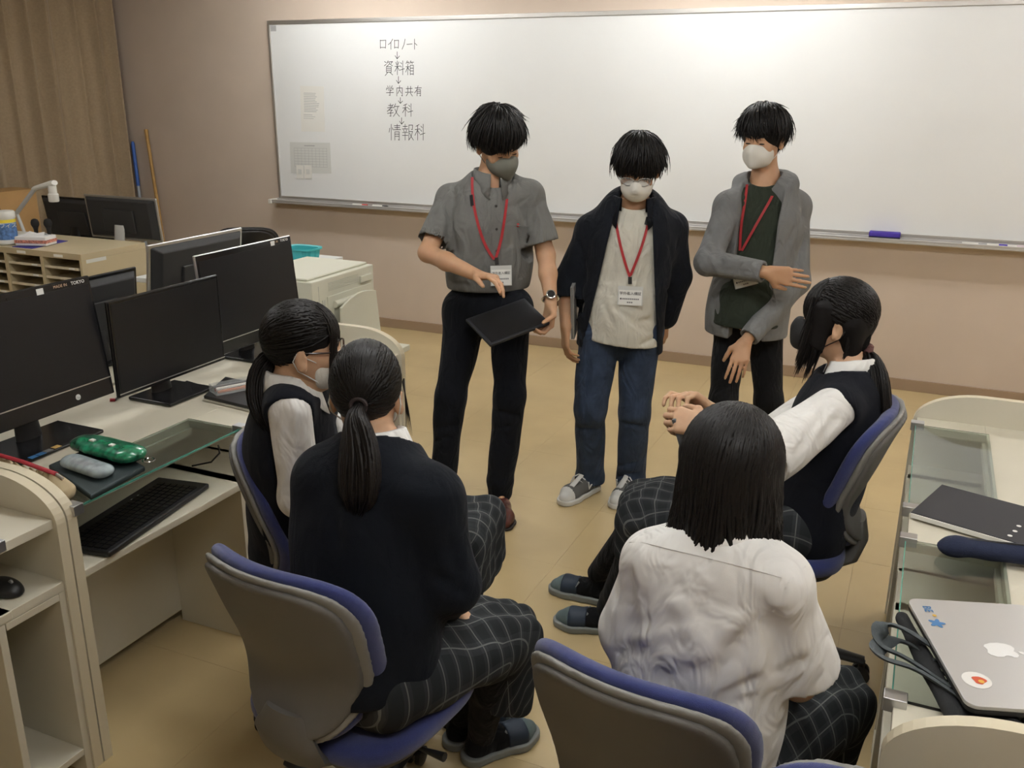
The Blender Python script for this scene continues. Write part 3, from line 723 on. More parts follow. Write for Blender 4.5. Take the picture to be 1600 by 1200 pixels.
lv = [rr(.07, .05, .0005), rr(.085, .06, .08), rr(.098, .072, .084), rr(.098, .072, .094), rr(.080, .056, .09), rr(.066, .046, .006)]
vv = [q for l in lv for q in l]; ff = [(i*n+k, i*n+(k+1) % n, (i+1)*n+(k+1) % n, (i+1)*n+k) for i in range(5) for k in range(n)]+[tuple(range(n)), tuple(5*n+k for k in range(n))]
bm_.add(vv, ff); bm_.build('basket_shell', 'teal', bk, smooth=True)
for k in range(0, n, 2):
    a, c = np.array(lv[0][k]), np.array(lv[1][k]); MB().tube([a+(c-a)*.1, c], .003, 6).build('rib', 'teal', bk)
p2 = atz(508, 419, .886)
tag(MB().box((p2[0]-.12, p2[1]-.05, .8855), (p2[0]+.05, p2[1]+.09, .890)).build('paper_stack', 'paper'), 'small stack of white paper beside the teal basket', 'paper')

# ------------------------------------------------------------------ swivel chairs
def chair_field(kind):
    lo, hi, h = (-.29, -.42, .36), (.29, .30, .98), .0065
    S = SDF(lo, hi, h); X, Y, Z = S.co((slice(None),)*3)
    if kind in ('back', 'shell', 'rim'):
        zc = .665; hz = .222
        zz = (Z-zc)/hz
        wdt = .203+.030*np.clip(zz, -1, 1)-.030*np.clip(-zz-.2, 0, 1)
        if kind != 'back': wdt = wdt-.006; hz2 = .216
        else: hz2 = .222
        zz2 = (Z-zc)/hz2
        n = 3.6
        r = (np.abs(X/wdt)**n+np.abs(zz2)**n)**(1/n)
        d2 = (r-1)*.17
        curve = -.205-.075*zz*zz*.55-.035*zz+.055*(X/.2)**2+.030*np.exp(-((Z-.58)/.10)**2)*1.0
        if kind == 'back': d3 = np.abs(Y-(curve+.004))-.021
        elif kind == 'rim': d3 = np.abs(Y-(curve-.024))-.009
        else: d3 = np.abs(Y-(curve-.036))-.012; d2 = d2+.012
        rd = .016 if kind == 'back' else .007
        q = np.sqrt(np.maximum(d2+rd, 0)**2+np.maximum(d3+rd, 0)**2)+np.minimum(np.maximum(d2+rd, d3+rd), 0)-rd
        S.D = q.astype(np.float32)
    else:
        n = 3.4; cy = .03
        r = (np.abs(X/.235)**n+np.abs((Y-cy)/.225)**n)**(1/n); d2 = (r-1)*.2
        top = .445-.010*np.cos(X*8)-.05*np.clip((Y-.16), 0, 1)*1.5+.0
        c, t = (top-.028, .030) if kind == 'seat' else (top-.066, .013)
        if kind != 'seat': d2 = d2+.02
        d3 = np.abs(Z-c)-t; rd = .024 if kind == 'seat' else .009
        q = np.sqrt(np.maximum(d2+rd, 0)**2+np.maximum(d3+rd, 0)**2)+np.minimum(np.maximum(d2+rd, d3+rd), 0)-rd
        S.D = q.astype(np.float32)
    return S.mesh(4)
CH = {k: chair_field(k) for k in ('back', 'rim', 'shell', 'seat', 'pan')}
def make_chair(label, loc, rz, pad='blue_fabric', shellm='chair_shell', rimm='chair_rim', base_rz=0.3, lift=0.0):
    t = thing('swivel_chair', label, 'chair', loc, rz)
    k = dict(world=False)
    for nm, key, m in (('seat', 'seat', pad), ('seat_pan', 'pan', shellm), ('backrest', 'back', pad), ('backrest_rim', 'rim', rimm), ('back_shell', 'shell', shellm)):
        mesh_obj(nm, CH[key][0], CH[key][1], m, t, True, False).location.z = lift
    prof = [(0, .02, .37), (0, -.09, .365), (0, -.165, .378), (0, -.212, .41), (0, -.228, .46), (0, -.226, .52)]
    MB().tube(prof, [.05, .065, .085, .095, .09, .05], 16, flat=.30).build('back_support', shellm, t, smooth=True, **k).location.z = lift
    MB().box((-.08, -.09, .335), (.08, .10, .372)).build('mechanism', 'black_plastic', t, bevel=.008, **k).location.z = lift
    MB().lathe([(.028, .09), (.028, .22), (.02, .222), (.02, .34+lift)], (0, 0, 0), 18).build('gas_column', 'black_plastic', t, smooth=True, **k)
    MB().lathe([(.030, .275), (.033, .28), (.033, .335), (.028, .34)], (0, .13, 0), 18).build('tension_knob', 'black_plastic', t, smooth=True, **k).location.z = lift
    MB().tube([(.06, .0, .35), (.2, .0, .345), (.255, .0, .35)], [.006, .006, .011], 8).build('height_lever', 'black_plastic', t, smooth=True, **k).location.z = lift
    MB().lathe([(.045, .06), (.05, .075), (.045, .12), (.03, .125)], (0, 0, 0), 18).build('hub', 'black_plastic', t, smooth=True, **k)
    for i in range(5):
        a = base_rz+2*pi*i/5; c, s = cos(a), sin(a)
        l = MB().tube([(.03*c, .03*s, .092), (.16*c, .16*s, .088), (.29*c, .29*s, .073)], [.032, .027, .021], 12, flat=.6).build('base_leg', 'black_plastic', t, smooth=True, **k)
        w = MB(); ex, ey = -s, c; cx, cy = .285*c, .285*s
        for sg in (-1, 1):
            w.lathe([(.012, 0), (.027, .003), (.027, .017), (.012, .02)], (cx+ex*sg*.006-(ex*.02 if sg < 0 else 0), cy+ey*sg*.006-(ey*.02 if sg < 0 else 0), .0275), 16, (ex, ey, 0))
        w.tube([(cx, cy, .03), (cx, cy, .075)], .010, 8)
        w.build('caster', 'black_plastic', l, smooth=True, **k)
    return t
def chair_at(label, center, fdir, **kw):
    return make_chair(label, (center[0], center[1], 0), atan2(-fdir[0], fdir[1]), **kw)
chair_at('blue swivel chair with grey back shell under the girl in the dark cardigan', (-1.085, 1.545), (.137, .99), base_rz=.5)
chair_at('blue swivel chair with grey back shell under the girl in the white shirt', (-.315, 1.50), (.16, .987), base_rz=.1)
chair_at('blue swivel chair under the girl in the black mask, beside the right desk', (-.29, 2.72), (-.99, -.08), base_rz=.93, lift=.045)
chair_at('blue swivel chair under the girl in glasses, turned away from the desk', (-1.37, 1.97), (.96, .25), base_rz=.2)
p = atz(1268, 1180, .852)
chair_at('empty blue swivel chair of which only the backrest top shows beside the white-shirted girl', (0.0, .92), (-.25, -.97), base_rz=.7, lift=-.035)
p = atz(384, 360, .86)
chair_at('black office chair behind the monitors, empty', (p[0]-.13, p[1]+.20), (-.55, .83), pad='black_fabric', shellm='black_plastic', rimm='black_plastic')

# ------------------------------------------------------------------ people: shared parts
def fabric(name, col, rough=.85, weave=900, bump=.35, var=.08, sheen=.04, wrinkle=.6):
    m = mat(name, col, rough, bump=bump, bscale=weave, var=var, vscale=14, sheen=sheen, spec=.15)
    nt = m.node_tree; b = nt.nodes['Principled BSDF']; fine = b.inputs['Normal'].links[0].from_node
    tc = nt.nodes.new('ShaderNodeTexCoord'); n = nt.nodes.new('ShaderNodeTexNoise'); n.inputs['Scale'].default_value = 13; n.inputs['Detail'].default_value = 2.0; n.inputs['Distortion'].default_value = 1.0
    mp = nt.nodes.new('ShaderNodeMapping'); mp.inputs['Scale'].default_value = (1.25, 1.25, .7); nt.links.new(tc.outputs['Object'], mp.inputs['Vector']); nt.links.new(mp.outputs[0], n.inputs['Vector'])
    bp = nt.nodes.new('ShaderNodeBump'); bp.inputs['Strength'].default_value = wrinkle; bp.inputs['Distance'].default_value = .03
    nt.links.new(n.outputs['Fac'], bp.inputs['Height']); nt.links.new(bp.outputs['Normal'], fine.inputs['Normal'])
    return m
def skin_mat(name, col):
    m = mat(name, col, .5, bump=.08, bscale=350, var=.06, vscale=25, spec=.4)
    b = m.node_tree.nodes['Principled BSDF']; b.inputs['Subsurface Weight'].default_value = .12; b.inputs['Subsurface Radius'].default_value = (.012, .005, .003)
    b.inputs['Subsurface Scale'].default_value = .5
skin_mat('skin_a', (.50, .29, .17)); skin_mat('skin_b', (.56, .35, .22))
mat('hair', (.008, .007, .0065), .46, spec=.22); mat('hair_base', (.006, .005, .005), .6, spec=.2); mat('hair_brown', (.010, .008, .007), .48, spec=.22)
fabric('shirt_grey', (.150, .150, .140)); fabric('trouser_navy', (.006, .007, .010), .9); fabric('jacket_navy', (.008, .0095, .0135)); fabric('tee_white', (.58, .56, .48))
fabric('hoodie_grey', (.165, .168, .165), weave=500); fabric('tee_green', (.030, .037, .026)); fabric('trouser_black', (.009, .009, .010)); fabric('white_shirt', (.80, .79, .76), .75, bump=.15, var=.02)
fabric('vest_navy', (.007, .008, .012), .95, wrinkle=.2); fabric('cardigan', (.006, .0075, .011), .95, weave=350, wrinkle=.25); fabric('sock_black', (.008, .008, .009), .9)
mat('mask_white', (.68, .66, .60), .8, bump=.2, bscale=500); mat('mask_grey', (.16, .16, .13), .8, bump=.2, bscale=500); mat('mask_black', (.010, .010, .011), .7)
mat('lanyard_red', (.33, .018, .022), .6); mat('badge_card', (.74, .74, .70), .35); mat('badge_sleeve', (.55, .56, .53), .3)
mat('eye_dark', (.015, .011, .009), .25); mat('brow', (.02, .014, .010), .7); mat('shoe_brown', (.075, .020, .014), .35, var=.25, vscale=30); mat('sole_dark', (.02, .015, .012), .6)
mat('sneaker_grey', (.11, .11, .105), .8, bump=.3, bscale=500); mat('sneaker_white', (.60, .60, .57), .6); mat('lace_white', (.66, .66, .63), .8)
mat('slipper_navy', (.018, .030, .050), .55); mat('slipper_toe', (.10, .14, .145), .6); mat('slipper_sole', (.19, .20, .19), .6); mat('tortoise', (.035, .016, .009), .25)
m = fabric('denim', (.030, .044, .075), .85, weave=700, var=.3)
def plaid_mat():
    m = bpy.data.materials.new('plaid'); m.use_nodes = True; nt = m.node_tree; b = nt.nodes['Principled BSDF']; MATS['plaid'] = m
    b.inputs['Roughness'].default_value = .9; b.inputs['Specular IOR Level'].default_value = .2
    at = nt.nodes.new('ShaderNodeAttribute'); at.attribute_name = 'plaid'
    sp = nt.nodes.new('ShaderNodeSeparateXYZ'); nt.links.new(at.outputs['Vector'], sp.inputs[0])
    def mth(op, a, bb=None):
        n = nt.nodes.new('ShaderNodeMath'); n.operation = op
        for i, q in enumerate((a, bb)):
            if q is None: continue
            if isinstance(q, (int, float)): n.inputs[i].default_value = q
            else: nt.links.new(q, n.inputs[i])
        return n.outputs[0]
    def lines(src, period, width):
        fr = mth('FRACT', mth('DIVIDE', mth('ADD', src, 40*period), period)); return mth('LESS_THAN', mth('ABSOLUTE', mth('SUBTRACT', fr, .5)), width/period/2)
    l1 = lines(sp.outputs[0], .052, .0030); l2 = lines(sp.outputs[1], .052, .0030)
    b1 = lines(sp.outputs[0], .052, .022); b2 = lines(sp.outputs[1], .052, .022)
    wide = mth('MULTIPLY', mth('ADD', b1, b2), .5); thin = mth('MAXIMUM', l1, l2)
    mx = nt.nodes.new('ShaderNodeMix'); mx.data_type = 'RGBA'; mx.inputs[6].default_value = (.017, .019, .021, 1); mx.inputs[7].default_value = (.034, .037, .040, 1)
    nt.links.new(wide, mx.inputs[0])
    m2 = nt.nodes.new('ShaderNodeMix'); m2.data_type = 'RGBA'; m2.inputs[7].default_value = (.115, .12, .117, 1); nt.links.new(mx.outputs[2], m2.inputs[6]); nt.links.new(thin, m2.inputs[0])
    nt.links.new(m2.outputs[2], b.inputs['Base Color'])
plaid_mat()

def frame(f, u):
    u = nrm(u); f = nrm(np.array(f)-u*np.dot(f, u)); return np.array([np.cross(f, u), f, u])   # rows: right, forward, up
def px_creases(S, items, back=.0):
    """presses folds into a field where the photo shows them on its surface"""
    sf = Surf(S.mesh(0))
    for (x1, y1), (x2, y2), w, d in items:
        a, b = sf.hit(x1, y1, 0), sf.hit(x2, y2, 0)
        if a is None or b is None: continue
        mid = sf.hit((x1+x2)/2, (y1+y2)/2, 0)
        d = d*1.7
        if mid is None: S.crease(a[0], b[0], w, d)
        else: S.crease(a[0], mid[0], w, d); S.crease(mid[0], b[0], w, d)

class Person:
    def __init__(s, label, J, hf, hu, front, male=True, skin='skin_a', scale=1.0):
        s.J = {k: np.array(atd(*v)) if len(v) == 3 else np.array(v[1:]) for k, v in J.items()}
        s.R = frame(hf, hu); s.f = nrm(V(front[0], front[1], 0)); s.male = male; s.skin = skin
        s.side = V(s.f[1], -s.f[0], 0)     # the person's right
        p = s.J['pel']; s.root = thing('person', label, 'person', (p[0], p[1], 0))
        s.sc = scale*(1.0 if male else .93)
        s.hands = []; s.meshes = {}
    def H(s, x, y, z): return s.J['head']+s.sc*(x*s.R[0]+y*s.R[1]+z*s.R[2])
    def field(s, keys, h, pad=.16):
        P = np.array([s.J[k] for k in keys]); return SDF(P.min(0)-pad, P.max(0)+pad, h)
    def hand(s, side, d, n, curl, tdir=None, spread=.0, scale=1.0, thumb=(0, 0, 0)):
        """five fingers: d finger direction, n where the palm faces, curl three bends per finger"""
        w = s.J['wr'+side]; d = nrm(d); n = nrm(np.array(n)-d*np.dot(n, d)); t = np.cross(n, d) if tdir is None else nrm(tdir)
        k = s.sc*scale; out = []
        offs = (.030, .010, -.011, -.029); ml = (.088, .092, .087, .078)
        seg = ((.042, .026, .021), (.046, .030, .022), (.043, .028, .021), (.034, .022, .019)); rr = (.0088, .0092, .0088, .0078)
        for i in range(4):
            kn = w+k*(d*ml[i]+t*offs[i]); out.append((w+k*(t*offs[i]*.55+d*.008), kn, .0145*k, .0115*k, .012))
            q = kn; A = 0; di = nrm(d+t*spread*(1.5-i)*.5)
            for j in range(3):
                A += curl[i][j]; e = di*cos(A)+n*sin(A); q2 = q+e*seg[i][j]*k; r = rr[i]*k*(1-.10*j); out.append((q, q2, r, r*.92, .0035)); q = q2
        T = [nrm(t*.75+d*.62+n*.25)] if tdir is None else [nrm(t*.75+d*.62+n*.25)]
        b = w+k*(t*.018+d*.018); c = b+T[0]*.040*k; out.append((b, c, .0155*k, .0125*k, .012))
        e1 = nrm(t*(.45-thumb[0])+d*.85+n*(.2+thumb[1])); c2 = c+e1*.034*k; out.append((c, c2, .0112*k, .0098*k, .005))
        e2 = nrm(e1+n*thumb[2]+d*.1); out.append((c2, c2+e2*.027*k, .0098*k, .0080*k, .004))
        s.hands.append(out); return out
    def body(s, h=.0050, feet=True):
        J = s.J; k = s.sc; S = s.field([q for q in J], h)
        f, fl = s.f, (s.f, 1.4)
        ch = J['neck']+(J['pel']-J['neck'])*.30
        S.chain([J['pel'], J['pel']+(ch-J['pel'])*.5, ch], [.11*k, .10*k, .12*k], .05, fl)
        S.cap(J['shL']*.9+J['neck']*.1, J['shR']*.9+J['neck']*.1, .042*k, None, .04)
        for a in 'LR':
            S.chain([J['sh'+a], J['el'+a]], [.044*k, .037*k], .03); S.chain([J['el'+a], J['el'+a]*.6+J['wr'+a]*.4, J['wr'+a]], [.037*k, .036*k, .0245*k], .02)
            S.chain([J['hip'+a], J['kn'+a], J['kn'+a]*.6+J['an'+a]*.4, J['an'+a]], [.066*k, .044*k, .042*k, .032*k], .03)
            tt = J['toe'+a].copy(); tt[2] = .035; S.cap(J['an'+a]-V(0, 0, .02), J['an'+a]*.6+tt*.4-V(0, 0, .018), .028*k, .018*k, .02) if s.male else None
        H = s.H; R = s.R
        S.cap(H(0, -.022, -.055), J['neck']+V(0, 0, -.01), .050*k, .056*k, .03); S.cap(J['neck'], ch, .06*k, .08*k, .05)
        S.ell(H(0, -.014, .030), V(.076, .095, .087)*k, R, .03)
        S.ell(H(0, .022, -.032), V(.061, .068, .083)*k, R, .03)
        S.ell(H(0, .045, -.078), V(.040, .044, .036)*k, R, .03)
        S.cap(H(-.030, .073, .022), H(.030, .073, .022), .012*k, None, .02)
        S.cap(H(0, .082, .004), H(0, .100, -.034), .0075*k, .0115*k, .014); S.cap(H(-.011, .089, -.038), H(.011, .089, -.038), .008*k, None, .010)
        for q in (-1, 1):
            S.ell(H(q*.031, .093, .000), V(.019, .014, .012)*k, R, .014, 's'); S.ell(H(q*.031, .068, -.001), V(.0155, .015, .0115)*k, R, .006)
            S.ell(H(q*.042, .060, -.030), V(.020, .018, .020)*k, R, .02)
            Re = np.array([R[0]*.93+R[1]*.0+R[1]*-.36*q, R[1]*.93+R[0]*.36*q, R[2]])
            S.ell(H(q*.081, -.012, -.014), V(.010, .019, .031)*k, Re, .008); S.ell(H(q*.092, -.004, -.010), V(.008, .010, .018)*k, Re, .006, 's')
            S.ell(H(q*.079, -.004, -.038), V(.008, .009, .010)*k, Re, .008)
        S.cap(H(-.018, .084, -.066), H(.018, .084, -.066), .007*k, None, .01)
        for hd in s.hands:
            for a, b, ra, rb, kk in hd: S.cap(a, b, ra, rb, kk)
        kp = []; S.build('body', s.skin, s.root, 1, keep=kp); s.meshes['body'] = kp[0]
    def face(s, gaze=0.0, closed=.5):
        for q in (-1, 1):
            c = s.H(q*.031, .0815, -.0045); e = SDF(c-.026, c+.026, .0022)
            e.ell(c, V(.0125, .005, .0038*(1-closed)+.0012)*s.sc, s.R, 0); e.build('eye', 'eye_dark', s.root)
            P = [s.H(q*x, y, z) for x, y, z in ((.012, .089, .020), (.026, .088, .0255), (.040, .079, .024), (.050, .068, .017))]
            MB().tube(P, [.003, .0042, .0038, .002], 8).build('eyebrow', 'brow', s.root, smooth=True)
    def mask(s, m, style='pleat', loops='lace_white'):
        k = s.sc; R = s.R; H = s.H; c = H(0, .05, -.06); S = SDF(c-.105, c+.105, .0035)
        S.ell(H(0, .046, -.058), V(.0655, .074, .062)*k, R, 0)
        if style == 'beak': S.cap(H(0, .10, -.02), H(0, .105, -.085), .02*k, .018*k, .03); S.crease(H(0, .13, -.01), H(0, .13, -.10), .012, -.004)
        S.cap(H(0, .09, -.008), H(0, .112, -.036), .014*k, .016*k, .02)
        S.plane(-R[1], H(0, .022, 0), .006); S.plane(R[2]*1.0-R[1]*.38, H(0, .045, -.024), .006); S.plane(-R[2], H(0, 0, -.112), .01)
        if style == 'pleat':
            for z in (-.038, -.056, -.074): S.crease(H(-.06, .07, z), H(0, .125, z), .005, .0028); S.crease(H(.06, .07, z), H(0, .125, z), .005, .0028)
        o = S.build('face_mask', m, s.root, 1)
        for q in (-1, 1):
            l = MB().tube([H(q*.060, .036, -.030), H(q*.074, .008, -.012), H(q*.082, -.022, .006), H(q*.086, -.032, -.014), H(q*.080, -.020, -.042), H(q*.068, .012, -.066), H(q*.056, .034, -.084)], .0016, 6).build('ear_loop', loops, o, smooth=True)
    def glasses(s, m='tortoise', r=.0022, rim=True):
        H = s.H; mb = MB()
        for q in (-1, 1):
            P = [H(q*(.033+.024*cos(a)), .103-.010*abs(cos(a))*(1 if cos(a) > 0 else 0), -.006+.018*np.sign(sin(a))*abs(sin(a))**.7) for a in np.linspace(0, 2*pi, 21)]
            mb.tube(P, r, 6, cap=False); mb.tube([H(q*.057, .094, .002), H(q*.072, .055, .004), H(q*.080, -.010, .006), H(q*.079, -.030, -.012)], r, 6)
        mb.tube([H(-.009, .104, .0), H(0, .108, .003), H(.009, .104, .0)], r, 6)
        g = mb.build('glasses', m, s.root, smooth=True)
        for q in (-1, 1):
            MB().prism([H(q*(.033+.0235*cos(a)), .103-.010*abs(cos(a))*(1 if cos(a) > 0 else 0), -.006+.0175*np.sign(sin(a))*abs(sin(a))**.7) for a in np.linspace(0, 2*pi, 20, endpoint=False)], s.R[1]*.0012).build('lens', 'lens', g)
    # ---- hair
    def strands(s, name, P, r, m='hair', parent=None, outward=None, flat=.45):
        """P: (N, M, 3) world points, r: (N, M) half widths; one mesh of tapering locks"""
        N, Mm, _ = P.shape; T = np.gradient(P, axis=1); T /= np.linalg.norm(T, axis=2, keepdims=True)+1e-9
        O = P-(s.J['head'] if outward is None else outward); O -= T*(O*T).sum(2, keepdims=True); O /= np.linalg.norm(O, axis=2, keepdims=True)+1e-9
        B = np.cross(T, O); r = r[..., None]
        ring = np.stack([P+B*r, P+O*r*flat, P-B*r, P-O*r*flat], 2).reshape(-1, 3)
        i = np.arange(N)[:, None, None]*Mm*4+np.arange(Mm-1)[None, :, None]*4; k = np.arange(4)[None, None, :]
        a = i+k; b = i+(k+1) % 4; F_ = np.stack([a, b, b+4, a+4], -1).reshape(-1, 4)
        o = mesh_obj(name, ring, F_, m, parent or s.root, True); return tag(o, kind='stuff')
    def hair_cap(s, radii, cuts, c=(0, -.014, .034), extra=None, h=.005):
        k = s.sc; S = SDF(s.J['head']-.24, s.J['head']+.24, h)
        S.ell(s.H(*c), V(*radii)*k, s.R, 0)
        if extra: extra(S)
        for (cc, rr_) in cuts: S.ell(s.H(*cc), V(*rr_)*k, s.R, .01, 's')
        return S.build('hair', 'hair_base', s.root, 1)
    def sphere_paths(s, A, B, t0, t1, M, radii, c, lift):
        """great-circle locks on the hair ellipsoid from direction A to B (head frame)"""
        A = A/np.linalg.norm(A, axis=1, keepdims=True); B = B/np.linalg.norm(B, axis=1, keepdims=True)
        w = np.arccos(np.clip((A*B).sum(1), -.999, .999))[:, None]; t = t0[:, None]+(t1-t0)[:, None]*np.linspace(0, 1, M)[None]
        D = (np.sin((1-t)*w)[..., None]*A[:, None]+np.sin(t*w)[..., None]*B[:, None])/np.sin(w)[..., None]
        return (D*np.array(radii)*(1+lift[..., None])+np.array(c))*s.sc
    def toworld(s, L): return s.J['head']+L@s.R
    def short_hair(s, seed=0, n=1500, radii=(.089, .110, .100), fringe=.012, sidez=-.012, backz=-.070, part=0.0, cuts=None, puff=.02):
        rs = np.random.RandomState(seed); c = (0, -.014, .034)
        base = s.hair_cap([r*.965 for r in radii], cuts or [((0, .100, -.055), (.075, .080, .085)), ((0, .045, -.10), (.12, .085, .088)), ((0, -.03, -.155), (.12, .16, .07))])
        phi = rs.uniform(-pi, pi, n); W = np.tile(V(part, -.42, .9), (n, 1))+rs.normal(0, .05, (n, 3))
        back = np.clip(-np.cos(phi), 0, 1); fr = np.clip(np.cos(phi), 0, 1)
        zend = fringe*fr**.6+sidez*(1-fr**.6)*(1-back)+backz*back+rs.normal(0, .014, n)+.012*np.sin(5*phi+seed)
        el = np.arcsin(np.clip((zend-c[2])/radii[2], -.93, .9)); B = np.stack([np.sin(phi)*np.cos(el), np.cos(phi)*np.cos(el), np.sin(el)], 1)
        t0 = rs.uniform(0, .62, n)**1.2; t1 = np.minimum(1, t0+rs.uniform(.35, .7, n)); t1 = np.where(rs.rand(n) < .55, 1.0, t1)
        M_ = 8; tt = np.linspace(0, 1, M_)[None]
        lift = rs.uniform(-.01, puff, n)[:, None]+.09*np.sin(pi*tt)*(rs.rand(n)**2)[:, None]-.04*(1-tt)**3+(tt**3)*np.abs(rs.normal(.0, .034, n))[:, None]
        L = s.sphere_paths(W, B, t0, t1, M_, radii, c, lift); L[..., 0] += (tt**2)*rs.normal(0, .013, n)[:, None]+.012*np.sin(3.0*phi+seed)[:, None]*tt**2; L[..., 2] -= (tt**2)*rs.uniform(0, .006, n)[:, None]
        r = (rs.uniform(.0035, .0062, n)[:, None]*np.interp(np.linspace(0, 1, M_), [0, .25, .7, 1], [.5, 1, .85, .12])[None])*s.sc
        s.strands('hair_locks', s.toworld(L), r, 'hair', base); return base
    def swept_hair(s, tie, seed=0, n=1500, radii=(.084, .104, .098), cuts=None, extra=None):
        """hair combed back to a tie (direction in the head frame)"""
        rs = np.random.RandomState(seed); c = (0, -.014, .034)
        base = s.hair_cap([r*.965 for r in radii], cuts or [((0, .105, -.065), (.078, .075, .085)), ((0, .05, -.115), (.12, .080, .085)), ((0, -.04, -.155), (.12, .16, .075))], extra=extra)
        phi = rs.uniform(-pi, pi, n); fr = np.clip(np.cos(phi), 0, 1); back = np.clip(-np.cos(phi), 0, 1)
        el = radians(38)*fr**.7+radians(-12)*(1-fr**.7)*(1-back)+radians(-50)*back+rs.normal(0, .12, n)
        A = np.stack([np.sin(phi)*np.cos(el), np.cos(phi)*np.cos(el), np.sin(el)], 1)
        up = rs.rand(n) < .45; A[up] = np.stack([rs.normal(0, .45, up.sum()), rs.uniform(-.5, .75, up.sum()), np.full(up.sum(), .8)], 1)
        T = np.tile(nrm(tie), (n, 1))+rs.normal(0, .05, (n, 3)); M_ = 8; tt = np.linspace(0, 1, M_)[None]
        lift = rs.uniform(-.012, .010, n)[:, None]+.0*tt
        L = s.sphere_paths(A, T, np.zeros(n), rs.uniform(.6, 1.0, n), M_, radii, c, lift)
        r = (rs.uniform(.003, .0055, n)[:, None]*np.interp(np.linspace(0, 1, M_), [0, .2, .8, 1], [.3, 1, 1, .5])[None])*s.sc
        ear = np.ones(n, bool)
        for q in (-1, 1): ear &= np.linalg.norm(L/s.sc-np.array([q*.085, -.008, -.020]), axis=2).min(1) > .027
        L, r = L[ear], r[ear]
        s.strands('hair_locks', s.toworld(L), r, 'hair', base)
        return base
    def fringe(s, n, seed, radii, zend, spread=.8, z0=.83, m='hair', parent=None, jit=.012):
        """locks combed from the crown over the forehead"""
        rs = np.random.RandomState(seed); a = rs.uniform(-spread, spread, n); c = (0, -.014, .034)
        ze = zend+rs.normal(0, jit, n)+.02*np.abs(a)**2*-1; el = np.arcsin(np.clip((ze-c[2])/radii[2], -.9, .9))
        A = np.stack([np.sin(a)*.45, np.full(n, .50), np.full(n, z0)], 1)+rs.normal(0, .05, (n, 3)); B = np.stack([np.sin(a)*np.cos(el), np.cos(a)*np.cos(el), np.sin(el)], 1)
        L = s.sphere_paths(A, B, np.zeros(n), np.ones(n), 8, radii, c, rs.uniform(0, .035, n)[:, None]+np.zeros((1, 8)))
        r = rs.uniform(.003, .005, n)[:, None]*np.interp(np.linspace(0, 1, 8), [0, .3, .75, 1], [.4, 1, .8, .1])[None]
        return s.strands('fringe', s.toworld(L), r, m, parent)
    def tail(s, pts, prof, n=320, seed=1, m='hair_brown', parent=None, rlock=.0045, flat=1.0):
        """ponytail following world points, prof = half width along it"""
        rs = np.random.RandomState(seed); P = np.array(pts); u = np.linspace(0, 1, len(P)); t = np.linspace(0, 1, 12)
        C = np.stack([np.interp(t, u, P[:, i]) for i in range(3)], 1)
        for _ in range(2): C[1:-1] = .25*C[:-2]+.5*C[1:-1]+.25*C[2:]
        T = np.gradient(C, axis=0); T /= np.linalg.norm(T, axis=1, keepdims=True)
        A = np.cross(T, np.tile(s.f, (12, 1))+1e-4); A /= np.linalg.norm(A, axis=1, keepdims=True); B = np.cross(T, A)
        a = rs.uniform(0, 2*pi, n); q = np.sqrt(rs.rand(n)); w = np.interp(t, np.linspace(0, 1, len(prof)), prof)
        end = rs.uniform(.72, 1.0, n)
        out = np.zeros((n, 12, 3))
        for i in range(n):
            te = t*end[i]; Ci = np.stack([np.interp(te, t, C[:, d]) for d in range(3)], 1); wi = np.interp(te, t, w)
            ai = a[i]+.5*np.sin(te*3+i)*.3; out[i] = Ci+(np.cos(ai)*wi*q[i])[:, None]*A+(np.sin(ai)*wi*q[i]*flat)[:, None]*B
        r = rs.uniform(.6, 1.2, n)[:, None]*rlock*np.interp(t, [0, .15, .8, 1], [.6, 1, .9, .1])[None]
        return s.strands('ponytail', out, r, m, parent, outward=C.mean(0))
    # ---- clothes
    def torso(s, S, g=0.0, lo=0.0, hipw=None, waist=None, chest=None, flat=1.42, depth=0):
        J = s.J; k = s.sc; f = (s.f, flat); up = J['neck']-J['pel']
        hw, ww, cw = (hipw or .150), (waist or .138), (chest or .158)
        a = J['pel']+up*lo; b = J['pel']+up*.32; c = J['pel']+up*.66; d = J['pel']+up*.86
        S.chain([a, b, c, d], [hw*k+g, ww*k+g, cw*k+g, (cw-.022)*k+g], .06, f)
        S.cap(J['shL']*.92+J['neck']*.08, J['shR']*.92+J['neck']*.08, .042*k+g, None, .04)
        for a_ in 'LR': S.cap(J['neck']+V(0, 0, -.015), J['sh'+a_], .042*k+g, .044*k+g, .04)
        return S
    def sleeve(s, S, a, t1, r0, r1, r2, g=0, k=.04, fore=0.0):
        J = s.J; sh, el, wr = J['sh'+a], J['el'+a], J['wr'+a]
        if fore <= 0: S.cap(sh, sh+(el-sh)*t1, r0, r1, k)
        else: S.cap(sh, el, r0, r1, k); S.cap(el, el+(wr-el)*fore, r1, r2, .025)
        return S
    def hem(s, S, a, b, p, r, depth=.03):
        """hollows out an open end at b so the limb comes out of a hole"""
        d = nrm(np.array(b)-np.array(a)); S.cap(np.array(p)-d*max(0, depth-r*.3), np.array(p)+d*.10, r, r*1.05, .004, 's'); return S
    def clip_end(s, S, a, b, p, rad=.13):
        """cuts the sleeve squarely at p (only near p)"""
        d = nrm(np.array(b)-np.array(a)); q = S.sl(np.array(p)-rad, np.array(p)+rad, 0); X, Y, Z = S.co(q)
        pl = (X-p[0])*d[0]+(Y-p[1])*d[1]+(Z-p[2])*d[2]
        rr2 = np.sqrt((X-p[0])**2+(Y-p[1])**2+(Z-p[2])**2)
        cut = np.where(rr2 < rad, -pl, .3); s_ = S.D[q]; S.D[q] = np.where(rr2 < rad, np.maximum(s_, pl), s_); return S
